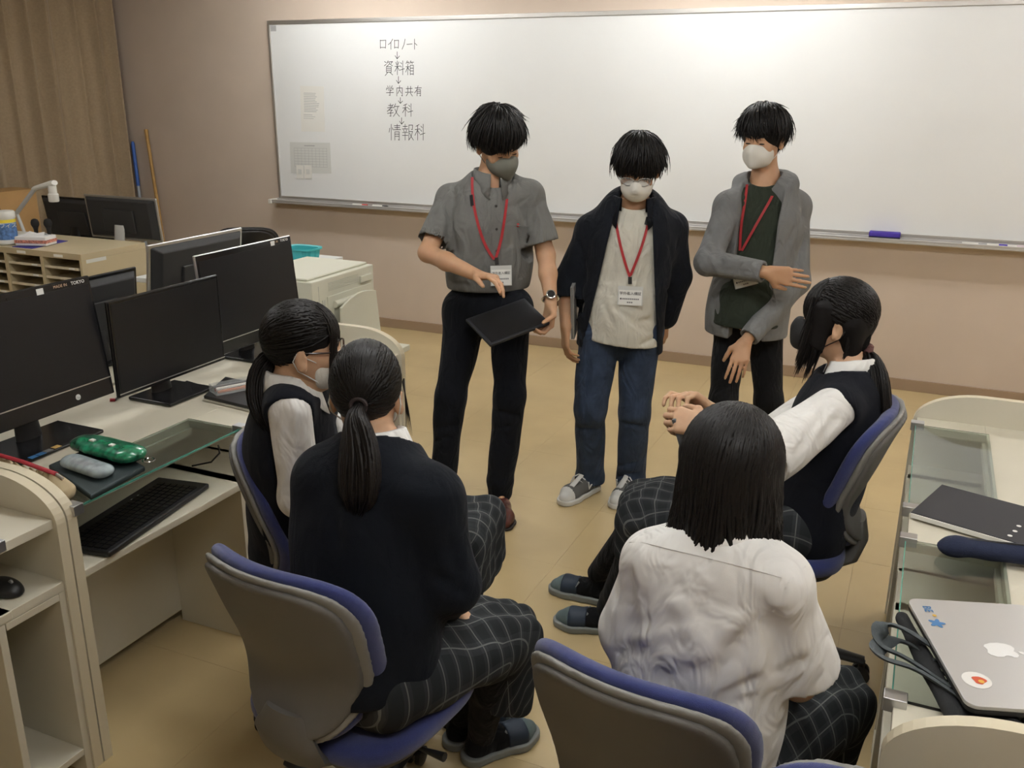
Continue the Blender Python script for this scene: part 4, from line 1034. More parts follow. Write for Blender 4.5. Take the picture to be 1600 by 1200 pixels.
    def collar(s, m, r=.062, hgt=.036, drop=.05, tip=.035, gap=.28, tilt=.0, c=None, parent=None, name='collar', fwd=.0):
        k = s.sc; c = (s.J['neck']+V(0, 0, .012)+s.f*fwd) if c is None else c; n = 33; rows = []
        ax = nrm(s.J['head']-s.J['neck']); up = nrm(V(0, 0, 1)*.8+ax*.2-s.f*tilt); fr = nrm(s.f-up*np.dot(s.f, up)); sd = np.cross(fr, up)
        for i in range(n):
            th = gap+(2*pi-2*gap)*i/(n-1); e = fr*cos(th)+sd*sin(th); fw = max(0, cos(th))
            hh = hgt*(1-.25*fw); tipd = tip*np.exp(-(min(th-gap, 2*pi-gap-th)/.30)**2)
            lo = c+e*(r*k)*(1+.02*fw)+up*(-.018); top = c+e*(r*k*1.0)+up*hh; mid = c+e*(r*k*1.0+.007)+up*(hh-.002)
            out = c+e*(r*k+.020+.012*fw)+up*(hh-drop-tipd)+fr*tipd*.35; rows.append((lo, top, mid, out))
        v = [p for rw in rows for p in rw]; f_ = [(i*4+j, i*4+j+1, (i+1)*4+j+1, (i+1)*4+j) for i in range(n-1) for j in range(3)]
        o = mesh_obj(name, v, f_, m, parent or s.root, True); sd_ = o.modifiers.new('t', 'SOLIDIFY'); sd_.thickness = .0025; sd_.offset = 0; return o
    def leg_cloth(s, S, g0, g1, g2, bag=.0):
        J = s.J
        for a in 'LR':
            hp, kn, an = J['hip'+a], J['kn'+a], J['an'+a]; S.cap(hp, kn, g0, g1, .03); S.cap(kn, an+V(0, 0, .01), g1, g2, .03)
        S.cap(J['hipL'], J['hipR'], g0*1.02, None, .05); S.cap((J['hipL']+J['hipR'])/2+V(0, 0, .02), J['pel']+V(0, 0, .10), .125*s.sc, .125*s.sc, .04, flat=(s.f, 1.25)); return S
    def shoes(s, style):
        J = s.J
        for a in 'RL':
            toe = J['toe'+a].copy(); an = J['an'+a]; d = toe-an; d[2] = 0; d = nrm(d); sd = V(d[1], -d[0], 0)*(1 if a == 'R' else -1)
            L = .27*s.sc if s.male else .245*s.sc; heel = V(an[0], an[1], 0)-d*.052*s.sc; P = lambda u, w, z: heel+d*(u*L)+sd*(w*.1)*s.sc+V(0, 0, z)
            lo = np.minimum(heel, P(1, 0, 0))-.09; hi = np.maximum(heel, P(1, 0, 0))+.09; lo[2] = -.012; hi[2] = .17; k = s.sc
            def foot(S, g, zt=1.0):
                S.cap(P(.13, 0, .040), P(.42, .02, .045), .033*k+g, .036*k+g, .02); S.cap(P(.42, .02, .042), P(.74, .05, .034), .036*k+g, .039*k+g, .02); S.cap(P(.74, .05, .032), P(.90, -.02, .026), .037*k+g, .026*k+g, .02)
            def sole(g, z0, z1):
                S = SDF(lo, hi, .004)
                for u0, u1, r0, r1, w0, w1 in ((.12, .45, .034, .033, 0, .0), (.45, .72, .033, .043, .0, .05), (.72, .87, .043, .034, .05, .0)):
                    S.cap(P(u0, w0, .02), P(u1, w1, .02), r0*k+g, r1*k+g, .015, flat=(V(0, 0, 1), .3))
                S.plane(V(0, 0, 1), V(0, 0, z1)); S.plane(V(0, 0, -1), V(0, 0, z0)); return S
            S = SDF(lo, hi, .004)
            if style == 'leather':
                foot(S, 0); S.cap(P(.2, 0, .06), P(.22, 0, .09), .036*k, .037*k, .02); S.plane(V(0, 0, -1), V(0, 0, .012)); S.plane(V(0, 0, 1), V(0, 0, .092), .004)
                S.crease(P(.55, -.35, .075), P(.55, .4, .07), .006, .003); S.crease(P(.62, -.3, .07), P(.63, .4, .065), .005, .002)
                o = S.build('shoe', 'shoe_brown', s.root, 1); sole(.004, .001, .013).build('sole', 'sole_dark', o)
                for q in range(4):
                    u = .34+.055*q; MB().tube([P(u, -.16, .088-.008*q), P(u+.01, .02, .097-.009*q), P(u, .20, .088-.008*q)], .0022, 6).build('lace', 'sole_dark', o, smooth=True)
            elif style == 'sneaker':
                foot(S, .003); S.cap(P(.18, 0, .06), P(.20, 0, .09), .037*k, .037*k, .02); S.plane(V(0, 0, -1), V(0, 0, .022)); S.plane(V(0, 0, 1), V(0, 0, .094), .004)
                o = S.build('shoe', 'sneaker_grey', s.root, 1); sole(.008, .001, .026).build('sole', 'sneaker_white', o)
                T = SDF(lo, hi, .004); foot(T, .0045); T.plane(-d, P(.80, 0, 0)); T.plane(V(0, 0, -1), V(0, 0, .022)); T.build('toe_cap', 'sneaker_white', o)
                T = SDF(lo, hi, .004); foot(T, .0045); T.plane(d, P(.13, 0, 0)); T.plane(V(0, 0, -1), V(0, 0, .022)); T.plane(V(0, 0, 1), V(0, 0, .085)); T.build('heel_patch', 'sneaker_white', o)
                MB().tube([P(.76, -.05, .075), P(.5, .0, .096), P(.34, 0, .112)], [.014, .012, .012], 8, flat=.35).build('tongue', 'sneaker_white', o, smooth=True)
                for q in range(5):
                    u = .36+.075*q; z = .103-.009*q; MB().tube([P(u, -.20, z-.012), P(u+.015, 0, z), P(u+.03, .20, z-.012)], .0032, 6).build('lace', 'lace_white', o, smooth=True)
                MB().tube([P(.42, .1, .105), P(.5, .34, .09), P(.55, .40, .06)], .003, 6).build('lace', 'lace_white', o, smooth=True)
                for q in (-1, 1):
                    lw = [(.28, .040), (.30, .075), (.44, .045), (.46, .080)]
                    MB().tube([P(u, q*.425, z) for u, z in lw], .0036, 6).build('side_letter', 'sneaker_white', o, smooth=True)
            else:
                # indoor slipper: grey sole, teal toe, navy instep strap
                foot(S, .003); S.plane(V(0, 0, -1), V(0, 0, .02)); S.plane(-d, P(.52, 0, 0)); S.plane(d, P(.80, 0, 0))
                o = sole(.009, .001, .026).build('shoe', 'slipper_sole', s.root); S.build('instep_strap', 'slipper_navy', o)
                T = SDF(lo, hi, .004); foot(T, .002); T.plane(-d, P(.79, 0, 0)); T.plane(V(0, 0, -1), V(0, 0, .02)); T.build('toe_piece', 'slipper_toe', o)
                for q in (-1, 1): MB().tube([P(.55, q*.30, .055), P(.50, q*.22, .072)], .006, 8, flat=.4).build('strap_tab', 'slipper_sole', o, smooth=True)
                T = SDF(lo, hi, .004); foot(T, -.001); T.cap(P(.18, 0, .05), P(.2, 0, .13), .034*k, .038*k, .02); T.plane(V(0, 0, -1), V(0, 0, .02)); T.build('sock', 'sock_black', s.root)
    def ribbon(s, name, sf, pts, w, m, parent=None, off=.004, step=14):
        P = []; N = []
        for (x1, y1), (x2, y2) in zip(pts[:-1], pts[1:]):
            k = max(2, int(math.hypot(x2-x1, y2-y1)/step)+1)
            for t in np.linspace(0, 1, k):
                h = sf.hit(x1+(x2-x1)*t, y1+(y2-y1)*t, off)
                if h is not None: P.append(h[0]); N.append(h[1])
        P = np.array(P); N = np.array(N)
        for _ in range(2): P[1:-1] = .3*P[:-2]+.4*P[1:-1]+.3*P[2:]; N[1:-1] = .3*N[:-2]+.4*N[1:-1]+.3*N[2:]
        T = np.gradient(P, axis=0); B = np.cross(N, T); B /= np.linalg.norm(B, axis=1, keepdims=True)+1e-9; N /= np.linalg.norm(N, axis=1, keepdims=True)
        n = len(P); v = np.concatenate([P-B*w/2, P+B*w/2, P+B*w/2+N*.0015, P-B*w/2+N*.0015]); f_ = []
        for i in range(n-1):
            for j in range(4): k = (j+1) % 4; f_.append((j*n+i, k*n+i, k*n+i+1, j*n+i+1))
        return mesh_obj(name, v, f_, m, parent or s.root)
    def badge(s, sf, px, w, h, parent, tiltx=0.0, lines=True, off=.012, yaw=0.0, roll=0.0):
        c, n = sf.hit(px[0], px[1], off); f = nrm(s.f*.97+V(0, 0, .12)); f = nrm(f+s.side*yaw); x = nrm(np.cross(V(0, 0, 1), f)); y = np.cross(f, x)
        x, y = x*cos(roll)+y*sin(roll), y*cos(roll)-x*sin(roll)
        q = [c-x*w/2-y*h/2, c+x*w/2-y*h/2, c+x*w/2+y*h/2, c-x*w/2+y*h/2]
        o = MB().quadbox(q, f, .002).build('name_badge', 'badge_sleeve', parent)
        q2 = [c-x*w*.46-y*h*.46, c+x*w*.46-y*h*.46, c+x*w*.46+y*h*.30, c-x*w*.46+y*h*.30]
        MB().quadbox([p+f*.0021 for p in q2], f, .0006).build('card', 'badge_card', o)
        text_mesh('badge_lettering', '学外者入構証', c+y*h*.12+f*.0030, x, y, w*.145, 'ink', o)
        pb = MB()
        for i in range(9): pb.quadbox([c+x*w*(-.28+.075*i+e[0])+y*h*(-.16+e[1])+f*.0028 for e in ((-.028, -.035), (.028, -.035), (.028, .035), (-.028, .035))], f, .0003)
        for i in range(3): pb.quadbox([c+x*w*(-.09+.08*i+e[0])+y*h*(-.34+e[1])+f*.0028 for e in ((-.03, -.035), (.03, -.035), (.03, .035), (-.03, .035))], f, .0003)
        tag(pb.build('small_print', 'grey_plastic', o), kind='stuff')
        MB().lathe([(w*.035, 0), (w*.035, .0004)], c-y*h*.16-x*w*.37+f*.0029, 14, f).build('badge_emblem', 'ink', o)
        return o, c+y*h/2, f
    def skirt(s, radk=1.0, drop=.16, seed=0, flare=.02, knee_ext=.07, h=.0065, hang_dir=None):
        """pleated plaid skirt of a seated figure with an attribute for its checks"""
        J = s.J; k = s.sc; S = s.field(['pel', 'hipL', 'hipR', 'knL', 'knR'], h, .22)
        for t in np.linspace(0, 1, 5):
            hp = J['hipL']*(1-t)+J['hipR']*t; kn = J['knL']*(1-t)+J['knR']*t; d = nrm(kn-hp); e = kn+d*knee_ext
            S.cap(hp+V(0, 0, .0), kn, .098*k*radk, .078*k*radk, .04)
            dn = V(0, 0, -1) if hang_dir is None else nrm(hang_dir)
            S.cap(kn, e, .078*k*radk, .066*k*radk, .03); S.cap(e, e+dn*drop+d*flare, .062*k*radk, .050*k*radk, .03)
        S.cap(J['pel'], J['pel']+(J['neck']-J['pel'])*.28, .150*k, .125*k, .05, flat=(s.f, 1.3))
        a = nrm((J['knL']+J['knR'])/2-(J['hipL']+J['hipR'])/2); lat = nrm(np.cross(a, V(0, 0, 1))); o0 = J['pel']
        band = np.nonzero(np.abs(S.D) < .03); X, Y, Z = (S.ax[i][band[i]] for i in range(3))
        la = (X-o0[0])*lat[0]+(Y-o0[1])*lat[1]; al = (X-o0[0])*a[0]+(Y-o0[1])*a[1]
        S.D[band] += (.0045*np.sin(la*95+seed+2*np.sin(al*9))*np.clip(al*3, 0, 1)+.004*np.sin(al*38+la*22+seed*2)).astype(np.float32)
        v, f_ = S.mesh(1); o = mesh_obj('skirt', v, f_, 'plaid', s.root, True); s.meshes['skirt'] = (v, f_)
        p = v-o0; la = p@lat; al = p@nrm(V(a[0], a[1], 0)); kd = np.linalg.norm((J['knL']+J['knR'])/2-o0)
        zt = np.max(J['knL'][2])+.08
        u = al+.9*np.maximum(0, zt-v[:, 2])*np.clip((al-kd+.05)/.08, 0, 1); w = la+np.sign(la)*.75*np.maximum(0, zt-v[:, 2])*np.clip((np.abs(la)-.06)/.08, 0, 1)*np.clip((kd+.02-al)/.08, 0, 1)
        at = o.data.attributes.new('plaid', 'FLOAT_VECTOR', 'POINT'); at.data.foreach_set('vector', np.stack([u, w, 0*u], 1).astype(np.float32).ravel())
        return o

# ------------------------------------------------------------------ the three standing men
def look(pos, right=0.0, toward=1.0, down=0.0):
    """direction from a position: toward the camera side, to the right of that line, and down"""
    tc = nrm(V(-pos[0], -pos[1], 0)); rt = V(-tc[1], tc[0], 0); v = nrm(tc*toward+rt*right); return nrm(v*sqrt(max(0, 1-down*down))+V(0, 0, -down))
BR = (0.9, 1.2, .6)
# ---- man in the grey shirt
m1 = dict(head=(779, 222, 3.70), neck=(768, 288, 3.80), shR=(703, 310, 3.86), shL=(829, 307, 3.80), elR=(668, 395, 3.78), wrR=(745, 430, 3.60),
          elL=(853, 398, 3.83), wrL=(861, 474, 3.75), pel=(762, 468, 3.96), hipR=(727, 483, 3.97), hipL=(797, 481, 3.93), knR=(706, 618, 4.00), knL=(797, 616, 3.93),
          anR=(691, 755, 4.10), anL=(781, 752, 4.06), toeR=(672, 795, 4.07), toeL=(786, 806, 3.98))
hp = atd(775, 218, 3.70)
A = Person('man in a grey short-sleeved shirt and grey face mask, holding a black tablet', m1, look(hp, .55, 1, .40), look(hp, .10, .55, -.8), look(hp, .18), True, 'skin_a')
J = A.J
A.hand('R', nrm(atd(792, 436, 3.50)-J['wrR']), nrm(V(0, 0, -1)*.8+look(hp, 0)*.2), [(.45, .35, .2), (.5, .45, .25), (.6, .5, .3), (.75, .6, .3)], thumb=(.2, .2, .1))
A.hand('L', nrm(atd(853, 522, 3.775)-J['wrL']), nrm(atd(765, 540, 3.62)-atd(866, 505, 3.75)), [(.75, .9, .5), (.8, 1.0, .5), (.85, 1.0, .5), (.9, 1.0, .5)], thumb=(.1, 1.3, .2))
A.body(.0048); A.face(closed=.75)
A.mask('mask_grey', 'beak', 'mask_grey')
A.short_hair(3, fringe=.050, radii=(.094, .114, .108), puff=.05, part=-.15)
S = A.field(['neck', 'shL', 'shR', 'elL', 'elR', 'pel'], .0062)
A.torso(S, .012, hipw=.160, waist=.160, chest=.158, flat=1.35, lo=.10)
for a, t in (('R', .80), ('L', .80)):
    A.sleeve(S, a, t+.03, .058, .066, 0, k=.025)
S.noise(.0042, 22, 3); S.ell(A.J['neck']+A.f*.035+V(0, 0, .045), V(.085, .085, .064), None, .008, 's')
for a in 'RL':
    sh, el = J['sh'+a], J['el'+a]; p = sh+(el-sh)*.80; A.clip_end(S, sh, el, p, .10); A.hem(S, sh, el, p, .058, .02)
S.plane(V(0, 0, -1), V(0, 0, J['pel'][2]+.055), .008)
px_creases(S, [((700, 330), (715, 400), .012, .008), ((712, 300), (700, 360), .01, .006), ((835, 320), (822, 400), .012, .007), ((828, 300), (832, 350), .010, .005), ((690, 420), (760, 440), .012, .006), ((700, 440), (740, 448), .010, .005), ((800, 420), (835, 400), .010, .005), ((810, 440), (832, 425), .009, .005), ((668, 370), (690, 385), .008, .005), ((745, 330), (740, 420), .016, -.004), ((805, 330), (800, 420), .016, -.003)])
kp = []; sh1 = S.build('shirt', 'shirt_grey', A.root, 1, keep=kp); sf = Surf(kp[0])
A.collar('shirt_grey', r=.068, hgt=.052, drop=.062, tip=.035, gap=.26, parent=sh1, fwd=.012)
mat('button_dark', (.02, .018, .016), .4)
for y in (322, 358, 392, 425, 459):
    h = sf.hit(775+(y-322)*.02, y, .0005)
    if h is not None: MB().lathe([(.0055, 0), (.0055, .002), (.004, .003)], h[0], 14, h[1]).build('button', 'button_dark', sh1, smooth=True)
A.ribbon('placket_seam', sf, [(768, 318), (770, 460)], .0025, 'shirt_grey', sh1, off=.001); A.ribbon('placket_seam', sf, [(781, 318), (785, 460)], .0025, 'shirt_grey', sh1, off=.001)
A.ribbon('pocket_seam', sf, [(802, 351), (827, 354)], .004, 'shirt_grey', sh1, off=.001)
h = sf.hit(809, 352, .001); mat('pocket_emblem', (.5, .03, .03), .6); MB().lathe([(.008, 0), (.006, .003)], h[0], 10, h[1]).build('pocket_emblem', 'pocket_emblem', sh1)
S = A.field(['pel', 'hipL', 'hipR', 'knL', 'knR', 'anL', 'anR'], .0068, .15)
A.leg_cloth(S, .086, .067, .058)
for a in 'RL': S.cap(J['an'+a], J['an'+a]-V(0, 0, .05), .058, .056, .02)
S.noise(.0042, 20, 5, (1, 1, .8)); S.plane(V(0, 0, 1), V(0, 0, J['pel'][2]+.085), .004)
for a in 'RL': p = J['an'+a]+V(0, 0, .005); S.plane(V(0, 0, -1), V(0, 0, .045)) if a == 'L' else None
px_creases(S, [((680, 670), (712, 665), .012, .006), ((678, 690), (708, 682), .01, .005), ((770, 640), (812, 650), .012, .006), ((768, 670), (806, 664), .01, .005), ((735, 540), (765, 520), .012, .005)])
S.build('trousers', 'trouser_navy', A.root, 1)
A.shoes('leather')
ln = A.ribbon('lanyard', sf, [(738, 262), (738, 295), (742, 330), (752, 370), (764, 395), (772, 405)], .011, 'lanyard_red')
A.ribbon('lanyard_strap', sf, [(795, 275), (793, 300), (788, 340), (782, 380), (774, 404)], .011, 'lanyard_red', ln)
A.ribbon('safety_buckle', sf, [(737, 305), (739, 322)], .014, 'black_plastic', ln, off=.006)
A.ribbon('lanyard_clip', sf, [(775, 402), (776, 413)], .014, 'black_plastic', ln, off=.008)
A.badge(sf, (781, 429), .088, .082, ln, off=.018)
# wristwatch
w = J['wrL']+(J['elL']-J['wrL'])*.10; d = nrm(J['wrL']-J['elL']); fr = look(w, .1, 1, -.1); fr = nrm(fr-d*np.dot(fr, d)); sd = np.cross(d, fr)
wt = MB().tube([w+.032*(cos(t)*fr+sin(t)*sd)-d*.0 for t in np.linspace(0, 2*pi, 25)], .0075, 8, cap=False, flat=.4).build('wristwatch', 'chrome', A.root, smooth=True)
MB().lathe([(.019, .030), (.020, .033), (.020, .040), (.016, .042)], w, 24, fr).build('watch_case', 'chrome', wt, smooth=True)
MB().lathe([(.0155, .0421), (.0155, .0426)], w, 24, fr).build('watch_dial', 'black_gloss', wt)
# tablet held in front of the thigh
c0 = atd(766, 543, 3.62); e1 = nrm(atd(866, 505, 3.75)-c0); up_ = nrm(atd(722, 497, 3.75)-c0); n_ = nrm(np.cross(e1, up_)); e2 = nrm(np.cross(n_, e1))
if np.dot(e2, V(0, 0, 1)) < 0: e2 = -e2
n_ = nrm(np.cross(e1, e2))
tb = thing('tablet', 'black tablet held at the thigh by the man in the grey shirt', 'tablet', c0)
mat('tablet_cover', (.013, .014, .018), .55)
MB().quadbox([c0, c0+e1*.285, c0+e1*.285+e2*.19, c0+e2*.19], n_, .012).build('cover', 'tablet_cover', tb, bevel=.003)
MB().quadbox([c0+n_*.0121+e1*.012+e2*.012, c0+n_*.0121+e1*.273+e2*.012, c0+n_*.0121+e1*.273+e2*.178, c0+n_*.0121+e1*.012+e2*.178], n_, .0012).build('screen', 'screen', tb)

# ---- man in the open navy jacket
m2 = dict(head=(997, 262, 3.78), neck=(992, 322, 3.90), shR=(923, 361, 3.96), shL=(1051, 356, 3.94), elR=(886, 442, 4.03), wrR=(884, 510, 3.96),
          elL=(1058, 432, 4.05), wrL=(1036, 500, 4.16), pel=(970, 500, 4.02), hipR=(938, 512, 4.04), hipL=(1002, 515, 4.02), knR=(923, 640, 4.08), knL=(991, 645, 4.10),
          anR=(922, 746, 4.28), anL=(985, 750, 4.28), toeR=(888, 786, 4.18), toeL=(974, 782, 4.22))
hp = atd(997, 260, 3.78)
B = Person('man in an open navy jacket over a white T-shirt, with glasses and white mask', m2, look(hp, -.06, 1, .42), look(hp, 0, .42, -.9), look(hp, -.05), True, 'skin_a')
J = B.J
B.hand('R', V(0.02, -.05, -1), look(hp, .9, -.3), [(.3, .5, .3), (.35, .55, .3), (.4, .6, .3), (.45, .6, .3)], thumb=(.2, .1, .1))
B.hand('L', V(-.1, 0, -1), look(hp, -.6, -1), [(.3, .5, .3)]*4)
B.body(.0048); B.face(closed=.6); B.mask('mask_white', 'pleat'); B.glasses('silver', .0018)
B.short_hair(7, fringe=.022, radii=(.097, .114, .106), puff=.045, sidez=-.015)
S = B.field(['neck', 'shL', 'shR', 'pel'], .0062, .17)
B.torso(S, .004, hipw=.150, waist=.140, chest=.150, flat=1.42); S.cap(J['pel']+V(0, 0, .04), J['pel']-V(0, 0, .12), .168, .180, .04, flat=(B.f, 1.22)); S.noise(.0045, 20, 9)
S.plane(V(0, 0, -1)+B.side*.10, J['pel']-V(0, 0, .085), .006); S.ell(J['neck']+B.f*.03+V(0, 0, .03), V(.075, .075, .05), None, .01, 's')
px_creases(S, [((930, 500), (985, 545), .012, .008), ((960, 480), (1010, 520), .012, .007), ((985, 505), (1015, 500), .010, .006), ((940, 470), (960, 510), .012, .006), ((1000, 540), (1020, 530), .01, .006), ((930, 530), (970, 550), .01, -.005), ((960, 400), (952, 450), .014, .004)])
kp = []; te = S.build('t_shirt', 'tee_white', B.root, 1, keep=kp); sfT = Surf(kp[0])
S = B.field(['neck', 'shL', 'shR', 'elL', 'elR', 'wrR', 'pel'], .0062, .17)
B.torso(S, .020, hipw=.160, waist=.152, chest=.162, flat=1.36); S.cap(J['pel']+V(0, 0, .04), J['pel']-V(0, 0, .15), .182, .192, .04, flat=(B.f, 1.20)); S.noise(.0035, 20, 12)
S.plane(V(0, 0, -1)+B.side*.06, J['pel']-V(0, 0, .125), .006)
# the opening: between two planes that contain the facing direction
def opening(S, f, La, Lb, Ra, Rb, mid):
    nl = nrm(np.cross(f, Lb-La)); nr = nrm(np.cross(f, Rb-Ra)); c = (La+Ra)/2
    if np.dot(nl, c-La) > 0: nl = -nl
    if np.dot(nr, c-Ra) > 0: nr = -nr
    X, Y, Z = S.co((slice(None),)*3)
    d = np.maximum(np.maximum((X-La[0])*nl[0]+(Y-La[1])*nl[1]+(Z-La[2])*nl[2], (X-Ra[0])*nr[0]+(Y-Ra[1])*nr[1]+(Z-Ra[2])*nr[2]), -((X-mid[0])*f[0]+(Y-mid[1])*f[1]+(Z-mid[2])*f[2]))
    S.op((slice(None),)*3, d.astype(np.float32), .006, 's')
opening(S, B.f, atd(962, 325, 3.80), atd(906, 552, 3.88), atd(1019, 325, 3.80), atd(1026, 570, 3.88), (J['neck']+J['pel'])/2+B.f*.02)
S.ell(J['neck']+B.f*.02+V(0, 0, .02), V(.066, .075, .06), None, .008, 's')
for a, t in (('R', .62), ('L', .9)): B.sleeve(S, a, 1, .060, .062, .062, k=.03, fore=t)
sh, el = J['elR'], J['wrR']; p = sh+(el-sh)*.45; B.clip_end(S, sh, el, p, .085); B.hem(S, sh, el, p, .052, .02)
px_creases(S, [((905, 380), (915, 440), .014, .007), ((890, 430), (905, 460), .01, .006), ((1045, 380), (1055, 430), .014, .006), ((1040, 450), (1050, 470), .01, .006)])
jk = S.build('jacket', 'jacket_navy', B.root, 1)
B.collar('jacket_navy', r=.090, hgt=.044, drop=.07, tip=.05, gap=.58, parent=jk, fwd=.015)
# jeans
S = B.field(['pel', 'hipL', 'hipR', 'knL', 'knR', 'anL', 'anR'], .0065, .15)
B.leg_cloth(S, .088, .072, .066)
for a in 'RL': S.cap(J['an'+a], J['an'+a]-V(0, 0, .03), .066, .068, .02)
S.noise(.0048, 20, 15); S.plane(V(0, 0, 1), V(0, 0, J['pel'][2]+.06), .004); S.plane(V(0, 0, -1), V(0, 0, .045))
px_creases(S, [((898, 655), (940, 648), .011, .007), ((900, 668), (938, 672), .010, .006), ((970, 660), (1006, 668), .011, .007), ((965, 680), (1000, 690), .01, .005), ((896, 735), (935, 745), .010, .008), ((898, 720), (932, 728), .009, .006), ((962, 745), (1000, 738), .010, .008), ((964, 728), (996, 722), .009, .006), ((945, 570), (975, 585), .012, .006), ((925, 560), (905, 600), .012, .004)])
S.build('jeans', 'denim', B.root, 1)
B.shoes('sneaker')
ln = B.ribbon('lanyard', sfT, [(961, 330), (964, 355), (970, 385), (978, 415), (984, 432)], .011, 'lanyard_red', off=.006)
B.ribbon('lanyard_strap', sfT, [(1015, 330), (1012, 350), (1004, 380), (994, 408), (985, 430)], .011, 'lanyard_red', ln, off=.006)
B.ribbon('safety_buckle', sfT, [(1011, 340), (1008, 352)], .014, 'black_plastic', ln, off=.009)
B.ribbon('lanyard_clip', sfT, [(984, 432), (984, 444)], .016, 'black_plastic', ln, off=.012)
B.badge(sfT, (984, 463), .104, .080, ln, off=.016)
# grey laptop carried under the arm
lc = atd(897, 487, 3.93); e1 = nrm(V(.06, -.04, 1)+_rt*-.08); e2 = nrm(ray(897, 487)*V(1, 1, 0)+_rt*.10); n_ = nrm(np.cross(e1, e2)); e2 = nrm(np.cross(n_, e1))
lt = thing('laptop', 'thin grey laptop held upright under the arm of the man in the navy jacket', 'laptop', lc-e1*.12)
q = [lc-e1*.125, lc-e1*.125+e2*.26, lc+e1*.105+e2*.26, lc+e1*.105]
mat('laptop_grey', (.30, .30, .29), .4, metal=.4)
MB().quadbox([p+n_*.0085 for p in q], n_, .007).build('lid', 'laptop_grey', lt, bevel=.002); MB().quadbox(q, n_, .008).build('base', 'laptop_grey', lt, bevel=.002)

# ---- man in the grey hoodie
m3 = dict(head=(1192, 216, 3.98), neck=(1196, 288, 4.05), shR=(1138, 324, 4.02), shL=(1244, 324, 4.10), elR=(1106, 410, 3.96), wrR=(1200, 426, 3.80),
          elL=(1245, 440, 4.06), wrL=(1164, 534, 3.94), pel=(1168, 485, 4.13), hipR=(1142, 500, 4.19), hipL=(1198, 500, 4.21), knR=(1130, 625, 4.20), knL=(1200, 628, 4.22),
          anR=(1122, 728, 4.40), anL=(1200, 732, 4.40), toeR=(1100, 766, 4.32), toeL=(1185, 770, 4.32))
hp = atd(1190, 216, 3.98)
C = Person('man in an open grey hooded jacket and dark green T-shirt, holding his arm', m3, look(hp, -.42, 1, .12), look(hp, -.05, .13, -.98), look(hp, -.22), True, 'skin_a')
J = C.J
C.hand('R', nrm(atd(1243, 434, 3.80)-J['wrR']), nrm(-look(hp, 0, 1)+V(0, 0, -.1)), [(.15, .2, .1), (.12, .2, .1), (.15, .25, .1), (.2, .3, .15)], thumb=(.3, .2, .1), spread=.06)
C.hand('L', nrm(atd(1152, 576, 3.92)-J['wrL']), nrm(-look(hp, 0, 1)), [(.10, .25, .2), (.12, .28, .2), (.15, .3, .2), (.2, .3, .2)], thumb=(.2, .3, .2), spread=.1)
C.body(.0048); C.face(closed=.45); C.mask('mask_white', 'beak')
C.short_hair(11, fringe=.048, radii=(.094, .113, .110), puff=.05, part=.2)
S = C.field(['neck', 'shL', 'shR', 'pel'], .0065, .16)
C.torso(S, .002, hipw=.142, waist=.135, chest=.145, flat=1.45); S.cap(J['pel']+V(0, 0, .05), J['pel']-V(0, 0, .07), .165, .172, .04, flat=(C.f, 1.05)); S.noise(.003, 22, 4)
S.plane(V(0, 0, -1), J['pel']-V(0, 0, .05), .006); S.ell(J['neck']+C.f*.03+V(0, 0, .035), V(.07, .07, .05), None, .01, 's')
kp = []; S.build('t_shirt', 'tee_green', C.root, 1, keep=kp); sfT = Surf(kp[0])
S = C.field(['neck', 'shL', 'shR', 'elL', 'elR', 'wrR', 'wrL', 'pel'], .0062, .17)
C.torso(S, .018, hipw=.152, waist=.148, chest=.155, flat=1.36); S.cap(J['pel']+V(0, 0, .05), J['pel']-V(0, 0, .12), .174, .180, .04, flat=(C.f, 1.20))
# hood lying round the neck
for q in range(9):
    t0, t1 = pi*(.36+1.28*q/9), pi*(.36+1.28*(q+1)/9)
    P = lambda t: J['neck']+C.f*cos(t)*.080+C.side*sin(t)*.108+V(0, 0, .006-.018*cos(t))
    S.cap(P(t0), P(t1), .031, .031, .02)
S.noise(.0042, 20, 21)
S.plane(V(0, 0, -1), J['pel']-V(0, 0, .105), .006)
opening(S, C.f, atd(1150, 300, 3.90), atd(1130, 530, 3.98), atd(1222, 300, 3.90), atd(1184, 540, 3.98), (J['neck']+J['pel'])/2+C.f*.03)
S.ell(J['neck']+C.f*.035+V(0, 0, .04), V(.072, .080, .08), None, .008, 's')
for a in 'RL':
    C.sleeve(S, a, 1, .058, .056, .045, k=.03, fore=.95); el, wr = J['el'+a], J['wr'+a]; p = el+(wr-el)*.93; C.clip_end(S, el, wr, p, .06); C.hem(S, el, wr, p, .031, .012)
px_creases(S, [((1105, 360), (1125, 400), .012, .007), ((1100, 385), (1130, 410), .010, .006), ((1120, 420), (1180, 425), .011, .006), ((1130, 405), (1175, 412), .010, -.005), ((1255, 330), (1225, 390), .013, .006), ((1260, 370), (1235, 430), .012, .006), ((1225, 470), (1180, 500), .011, .006), ((1240, 490), (1200, 520), .010, .005), ((1140, 310), (1150, 340), .010, .006), ((1110, 430), (1118, 500), .012, .005), ((1165, 395), (1200, 400), .008, .005), ((1170, 520), (1190, 510), .008, .006)])
kp2 = []; hd = S.build('hooded_jacket', 'hoodie_grey', C.root, 1, keep=kp2)
S = C.field(['pel', 'hipL', 'hipR', 'knL', 'knR', 'anL', 'anR'], .0070, .15)
C.leg_cloth(S, .076, .068, .060); S.noise(.0042, 20, 25); S.plane(V(0, 0, 1), V(0, 0, J['pel'][2]+.06), .004); S.plane(V(0, 0, -1), V(0, 0, .05))
S.build('trousers', 'trouser_black', C.root, 1); C.shoes('leather')
sfC = Surf(kp[0], kp2[0])
